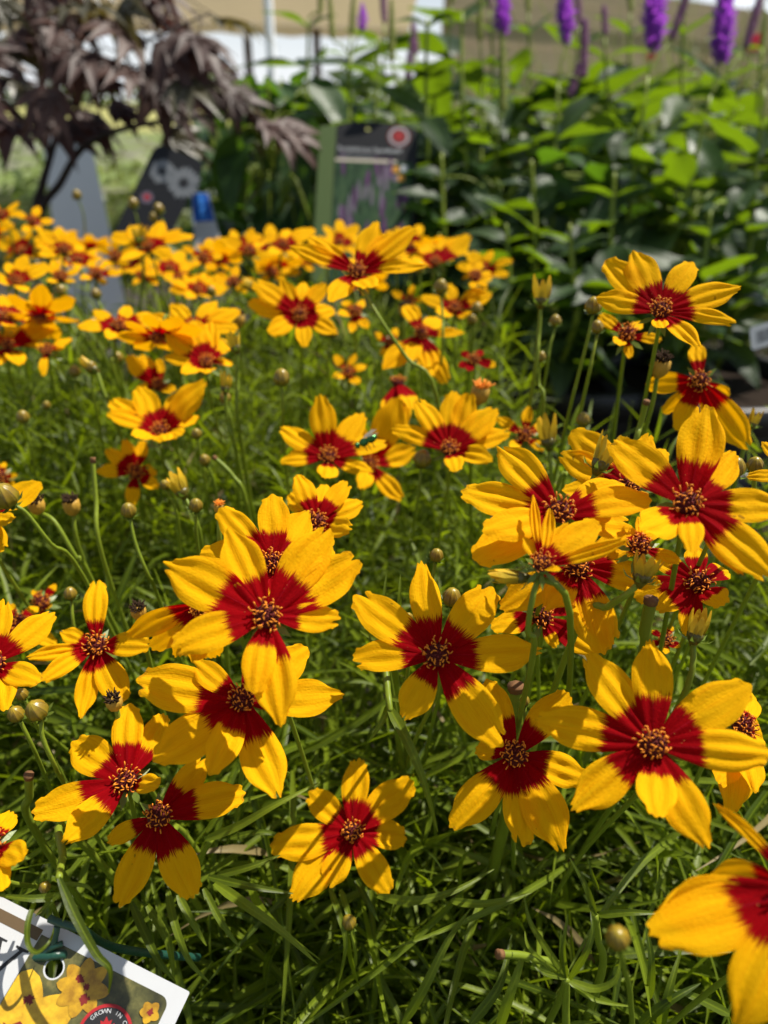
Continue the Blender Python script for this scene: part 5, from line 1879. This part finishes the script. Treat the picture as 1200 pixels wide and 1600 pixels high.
def circ(cx, cy, r, n=28, ph=0.0):
    return [(cx + r * math.cos(ph + 2 * math.pi * i / n), cy + r * math.sin(ph + 2 * math.pi * i / n)) for i in range(n)]
def rrect(x0, y0, x1, y1, r, n=5, which=(1, 1, 1, 1)):
    out = []
    for (cx, cy, a0, on, px, py) in ((x1 - r, y0 + r, -90, which[1], x1, y0), (x1 - r, y1 - r, 0, which[2], x1, y1), (x0 + r, y1 - r, 90, which[3], x0, y1), (x0 + r, y0 + r, 180, which[0], x0, y0)):
        if on:
            for i in range(n + 1):
                an = R(a0 + 90 * i / n)
                out.append((cx + r * math.cos(an), cy + r * math.sin(an)))
        else:
            out.append((px, py))
    return out
LEAF = [(0, -1), (.16, -.70), (.36, -.80), (.28, -.36), (.52, -.60), (.58, -.46), (.86, -.50), (.76, -.22), (.92, -.10), (.42, .28), (.48, .46), (.06, .40), (.06, .85)]
LEAF = LEAF + [(-x, y) for x, y in LEAF[::-1] if x > .001]
def leafpoly(cx, cy, s, ang=0.0):
    c, s_ = math.cos(ang), math.sin(ang)
    return [(cx + (x * c - y * s_) * s, cy + (x * s_ + y * c) * s) for x, y in LEAF]
def ragged(cx, cy, r, seed, n=22):
    rr_ = random.Random(seed)
    return [(cx + r * rr_.uniform(.45, 1.15) * math.cos(i * 6.2832 / n), cy + r * rr_.uniform(.45, 1.15) * math.sin(i * 6.2832 / n)) for i in range(n)]
def blobpetal(cx, cy, L, w, ang):
    out = []
    for i in range(14):
        q = i / 13
        wd = w * math.sin(math.pi * q ** .8) ** .55
        out.append((q * L, wd))
    pts = out + [(x, -y) for x, y in out[::-1][1:-1]]
    c, s_ = math.cos(ang), math.sin(ang)
    return [(cx + x * c - y * s_, cy + x * s_ + y * c) for x, y in pts]

# ---- white label at the bottom left, tied with a green plastic tie
DT = .205
mm = DT / F_PX * 1000.0                       # millimetres per photograph pixel at the label
corner = P(297, 1550, DT)
ex = (P(297, 1550, DT) - P(0, 1400, DT)).normalized()
vd = ray(200, 1560).normalized()
ey = ex.cross(vd)
if ey.dot(CU) > 0:
    ey = -ey
t = thing('plant_label', 'white corner of a printed plant label with yellow flower photo at bottom left', 'label', corner)
cd = Card(t, corner, ex, ey)
def px(x, y):
    return (x * mm, y * mm)
def pxs(pts):
    return [px(x, y) for x, y in pts]
hole = pxs(circ(-203, 51, 13, 28))
cd.poly('card', pxs(rrect(-470, 0, 0, 320, 3)), M['card'], 0, None, .35, [hole])
ph_ = cd.poly('photo_print', pxs(rrect(-246, 20, -23, 310, 14, which=(0, 1, 1, 0))), M['print_dark'], .06, None, None, [pxs(circ(-203, 51, 15.5, 28))])
cd.poly('brown_band', pxs([(-470, 14), (-247, 14), (-247, 30), (-470, 30)]), M['ink_brown'], .06)
cd.poly('white_panel', pxs(rrect(-470, 34, -247.5, 310, 12, which=(0, 1, 0, 0))), M['ink_white'], .05)
# printed flower: big petals at the left of the photo, its red heart and the smaller flower at the top
lay = .12
for (bx_, by_, L_, w_, an_) in [(-215, 150, 88, 34, -1.75), (-205, 150, 95, 30, -.95), (-200, 158, 95, 28, -.25), (-226, 150, 50, 20, 2.9), (-215, 165, 80, 28, 1.1)]:
    lay += .02
    pts = [(max(-245, x), y) for x, y in blobpetal(bx_, by_, L_, w_, an_)]
    cd.poly('printed_petal', pxs(pts), M['ink_yellow'], lay, ph_)
cd.poly('printed_heart', pxs(ragged(-214, 152, 26, 3, 30)), M['ink_darkred'], lay + .03, ph_)
cd.poly('printed_heart', pxs(ragged(-212, 98, 9, 1)), M['ink_darkred'], lay + .03, ph_)
for an_ in (-2.7, -1.9, -1.1, -.2, .6, 1.4, 2.2, 2.9):
    lay += .012
    cd.poly('printed_petal', pxs(blobpetal(-150, 56, 40, 12, an_)), M['ink_gold'], lay, ph_)
for (x_, y_, r_) in [(-160, 48, 8), (-146, 54, 6), (-140, 68, 9)]:
    cd.poly('printed_heart', pxs(ragged(x_, y_, r_ * .9, int(x_ + 400))), M['ink_darkred'], lay + .03, ph_)
for an_ in (-2.6, -1.2, .2, 1.6, 2.8):
    lay += .012
    cd.poly('printed_petal', pxs(blobpetal(-42, 46, 16, 7, an_)), M['ink_gold'], lay, ph_)
cd.poly('printed_heart', pxs(ragged(-42, 46, 6, 9)), M['ink_darkred'], lay + .03, ph_)
# round badge
bd = cd.poly('badge', pxs(circ(-88, 96, 40, 48)), M['ink_red'], .50)
cd.poly('badge_disc', pxs(circ(-88, 96, 35.5, 48)), M['ink_black'], .54, bd)
cd.poly('badge_leaf', pxs(leafpoly(-88, 95, 23, -.45)), M['ink_red'], .58, bd)
def arc_text(body, a0, step, rad, size, flip=False):
    for i, ch in enumerate(body):
        if ch == ' ':
            continue
        an = a0 + step * i
        x, y = -88 + rad * math.sin(an), 96 - rad * math.cos(an)
        cd.text('badge_letter', ch, x * mm, y * mm, size * mm, M['ink_white'], .58, an + (math.pi if flip else 0), bd, 'CENTER')
arc_text('GROWN IN CANADA', -1.15, .20, 28.0, 8.5)
arc_text('CULTIVE AU CANADA', -1.65, -.185, 33.5, 9, True)
# lettering on the white panel
def wpoly(x0, y0, w, h):
    """Serif W, right half in view."""
    L_ = [(0, 0), (.30, 0), (.30, .05), (.235, .06), (.385, .70), (.47, .33), (.40, .06), (.33, .05), (.33, 0), (.62, 0), (.62, .05), (.55, .06), (.70, .70), (.86, .09), (.78, .05), (.78, 0), (1.0, 0), (1.0, .05), (.92, .08), (.70, 1.0), (.66, 1.0), (.50, .42), (.36, 1.0), (.32, 1.0), (.09, .07), (0, .05)]
    return [(x0 + x * w, y0 + y * h) for x, y in L_]
cd.poly('letter', pxs(wpoly(-345, 46, 96, 54)), M['ink_black'], .10)
cd.text('letter', 'N', -275 * mm, 121 * mm, 15 * mm, M['ink_black'], .10)
cd.text('letter', '\u00ae', -266 * mm, 138 * mm, 10 * mm, M['ink_black'], .10)
# the tie
M['tie'] = simple('green_plastic_tie', (0.012, 0.060, 0.040), 0.35, 0.5, 0.2, 300.0)
q0 = P(88, 1470, DT - .004)
t2 = thing('plastic_tie', 'dark green plastic tie through the hole of the white plant label', 'tie', q0)
def tpath(pts):
    return catmull([P(u, v, d) for u, v, d in pts], 6)
for nm, pts, rr in [('tie_bar', [(77, 1435, DT - .004), (100, 1444, DT - .0045), (128, 1452, DT - .004)], .0010),
                    ('tie_bar', [(50, 1497, DT - .004), (75, 1494, DT - .0045), (98, 1492, DT - .003), (106, 1505, DT + .003)], .0012),
                    ('tie_link', [(90, 1446, DT - .004), (86, 1464, DT - .004), (84, 1478, DT - .004)], .0009),
                    ('tie_link', [(98, 1474, DT - .004), (82, 1480, DT - .0045), (64, 1494, DT - .004)], .0008),
                    ('tie_strap', [(128, 1452, DT - .004), (170, 1478, DT + .016), (240, 1490, DT + .03), (310, 1496, DT + .045)], .0012)]:
    a = Acc()
    tube(a, tpath(pts), rr, 10)
    a.build(nm, M['tie'], t2)

# ---- dark label with the speedwell picture
DB = .95
mm2 = DB / F_PX * 1000.0
o2 = P(526, 194, DB)
t = thing('plant_label', 'dark upright plant label with green left stripe and purple spike picture', 'label', o2)
exb = (P(654, 199, DB) - o2).normalized()
eyb = (P(519, 380, DB - .02) - o2)
eyb = (eyb - exb * eyb.dot(exb)).normalized()
cd = Card(t, o2, exb, eyb)
def p2(pts):
    return [(x * mm2, y * mm2) for x, y in pts]
cd.poly('card', p2([(0, 0), (25, -5), (60, -7), (95, -3), (128, 4), (128, 260), (0, 260)]), M['ink_charcoal'], 0, None, .6, [p2(circ(50, 6, 4, 14))])
cd.poly('green_stripe', p2([(-26, 4), (-.6, 0), (-.6, 260), (-26, 260)]), M['stripe'], -.2, None, .6)
pr = cd.poly('picture', p2([(1, 60), (121, 60), (121, 258), (1, 258)]), M['print_green'], .25)
cd.poly('pale_line', p2([(1, 57), (96, 57), (96, 62), (1, 62)]), M['ink_cream'], .45)
cd.text('lettering', 'Purplelicious Speedwell!', 4 * mm2, 45 * mm2, 12.5 * mm2, M['ink_white'], .4, sx=.82)
cd.text('lettering', "Veronica 'Purpleicious'", 6 * mm2, 55 * mm2, 7.5 * mm2, M['ink_grey'], .4, sx=.8)
bd = cd.poly('badge', p2(circ(98, 17, 18, 32)), M['ink_darkred'], .4)
cd.poly('badge_disc', p2(circ(98, 17, 16, 32)), M['ink_grey'], .5, bd)
cd.poly('badge_disc', p2(circ(98, 17, 12, 32)), M['ink_darkred'], .6, bd)
cd.poly('badge_leaf', p2(leafpoly(98, 18, 9)), M['ink_red'], .75, bd)
rg = random.Random(3)
lay = .35
for i in range(34):
    x, y = rg.uniform(8, 112), rg.uniform(85, 200)
    lay += .004
    cd.poly('printed_spike', p2(blobpetal(x, y, rg.uniform(22, 48), rg.uniform(2, 4.2), -1.57 + rg.uniform(-.15, .15))), M['ink_purple'] if i % 3 else M['ink_lilac'], lay, pr)
for (x, y, m_) in [(95, 72, 'ink_orange'), (104, 86, 'ink_orange'), (108, 70, 'ink_white'), (94, 87, 'ink_lilac')]:
    cd.poly('printed_square', p2([(x - 5, y - 5), (x + 5, y - 5), (x + 5, y + 5), (x - 5, y + 5)]), M[m_], lay + .03, pr)
cd.poly('stake', p2([(45, 262), (70, 262), (60, 360), (55, 360)]), M['ink_charcoal'], 0, None, .8)

# ---- dark label with white daisies
DD = .90
mm3 = DD / F_PX * 1000.0
o3 = P(262, 236, DD)
t = thing('plant_label', 'tilted dark plant label with two grey-white daisies at left', 'label', o3)
exd = (P(320, 320, DD - .01) - o3)
ey_ = (P(225, 330, DD - .03) - o3)
exd = (CR * 1.0 + CU * -.42 - CF * .05).normalized()
eyd = (CU * -1.0 - CR * .30 - CF * .1)
eyd = (eyd - exd * eyd.dot(exd)).normalized()
cd = Card(t, o3, exd, eyd)
def p3(pts):
    return [(x * mm3, y * mm3) for x, y in pts]
cd.poly('card', p3(rrect(-22, -6, 62, 150, 16, which=(1, 1, 0, 0))), M['ink_charcoal'], 0, None, .6)
for (cx_, cy_, r_) in [(6, 34, 22), (45, 38, 28)]:
    lay = .3
    dz = cd.poly('printed_daisy', p3(circ(cx_, cy_, r_ * .28, 16)), M['ink_black'], .8)
    for i in range(19):
        lay += .015
        cd.poly('printed_petal', p3(blobpetal(cx_, cy_, r_ * (.9 + .1 * (i % 3) / 2), r_ * .17, i * .3307)), M['ink_daisy'] if i % 2 else M['ink_daisy2'], lay, dz)
bd = cd.poly('badge', p3(circ(2, 82, 10, 20)), M['ink_lilac'], .4)
cd.poly('badge_leaf', p3(leafpoly(2, 82, 7)), M['ink_red'], .6, bd)
# ---- blue and white label
M['blue'] = ink('ink_blue', (0.01, 0.09, 0.42))
M['lightblue'] = ink('ink_light_blue', (0.04, 0.22, 0.70))
o4 = P(302, 300, .96)
t = thing('plant_label', 'small label, bright blue above and white below, right of the daisies', 'label', o4)
cd = Card(t, o4, (CR + CU * -.05).normalized(), (CU * -1 + CR * .12 - CF * .1).normalized())
mm4 = .96 / F_PX * 1000
def p4(pts):
    return [(x * mm4, y * mm4) for x, y in pts]
cd.poly('card', p4([(-4, 0), (24, 0), (38, 95), (-6, 95)]), M['ink_white'], 0, None, .6)
cd.poly('blue_print', p4([(-3, 1), (23, 1), (29, 46), (-4, 50)]), M['blue'], .2)
cd.poly('blue_stripe', p4([(5, 2), (13, 2), (17, 44), (7, 46)]), M['lightblue'], .4)
# ---- white barcode sticker at the right edge
o5 = P(1171, 512, .56)
t = thing('barcode_sticker', 'white barcode sticker on the dark pot at the right edge', 'sticker', o5)
cd = Card(t, o5, (CR + CU * .30).normalized(), (CU * -1 + CR * .10).normalized())
mm5 = .56 / F_PX * 1000
def p5(pts):
    return [(x * mm5, y * mm5) for x, y in pts]
cd.poly('sticker', p5(rrect(0, 0, 70, 36, 5)), M['ink_grey'], 0, None, .3)  # white sticker given grey ink, its shade put into the colour
for i in range(14):
    cd.poly('bar', p5([(10 + i * 4, 9), (10 + i * 4 + (2 if i % 3 else 1.2), 9), (10 + i * 4 + (2 if i % 3 else 1.2), 28), (10 + i * 4, 28)]), M['ink_black'], .15)
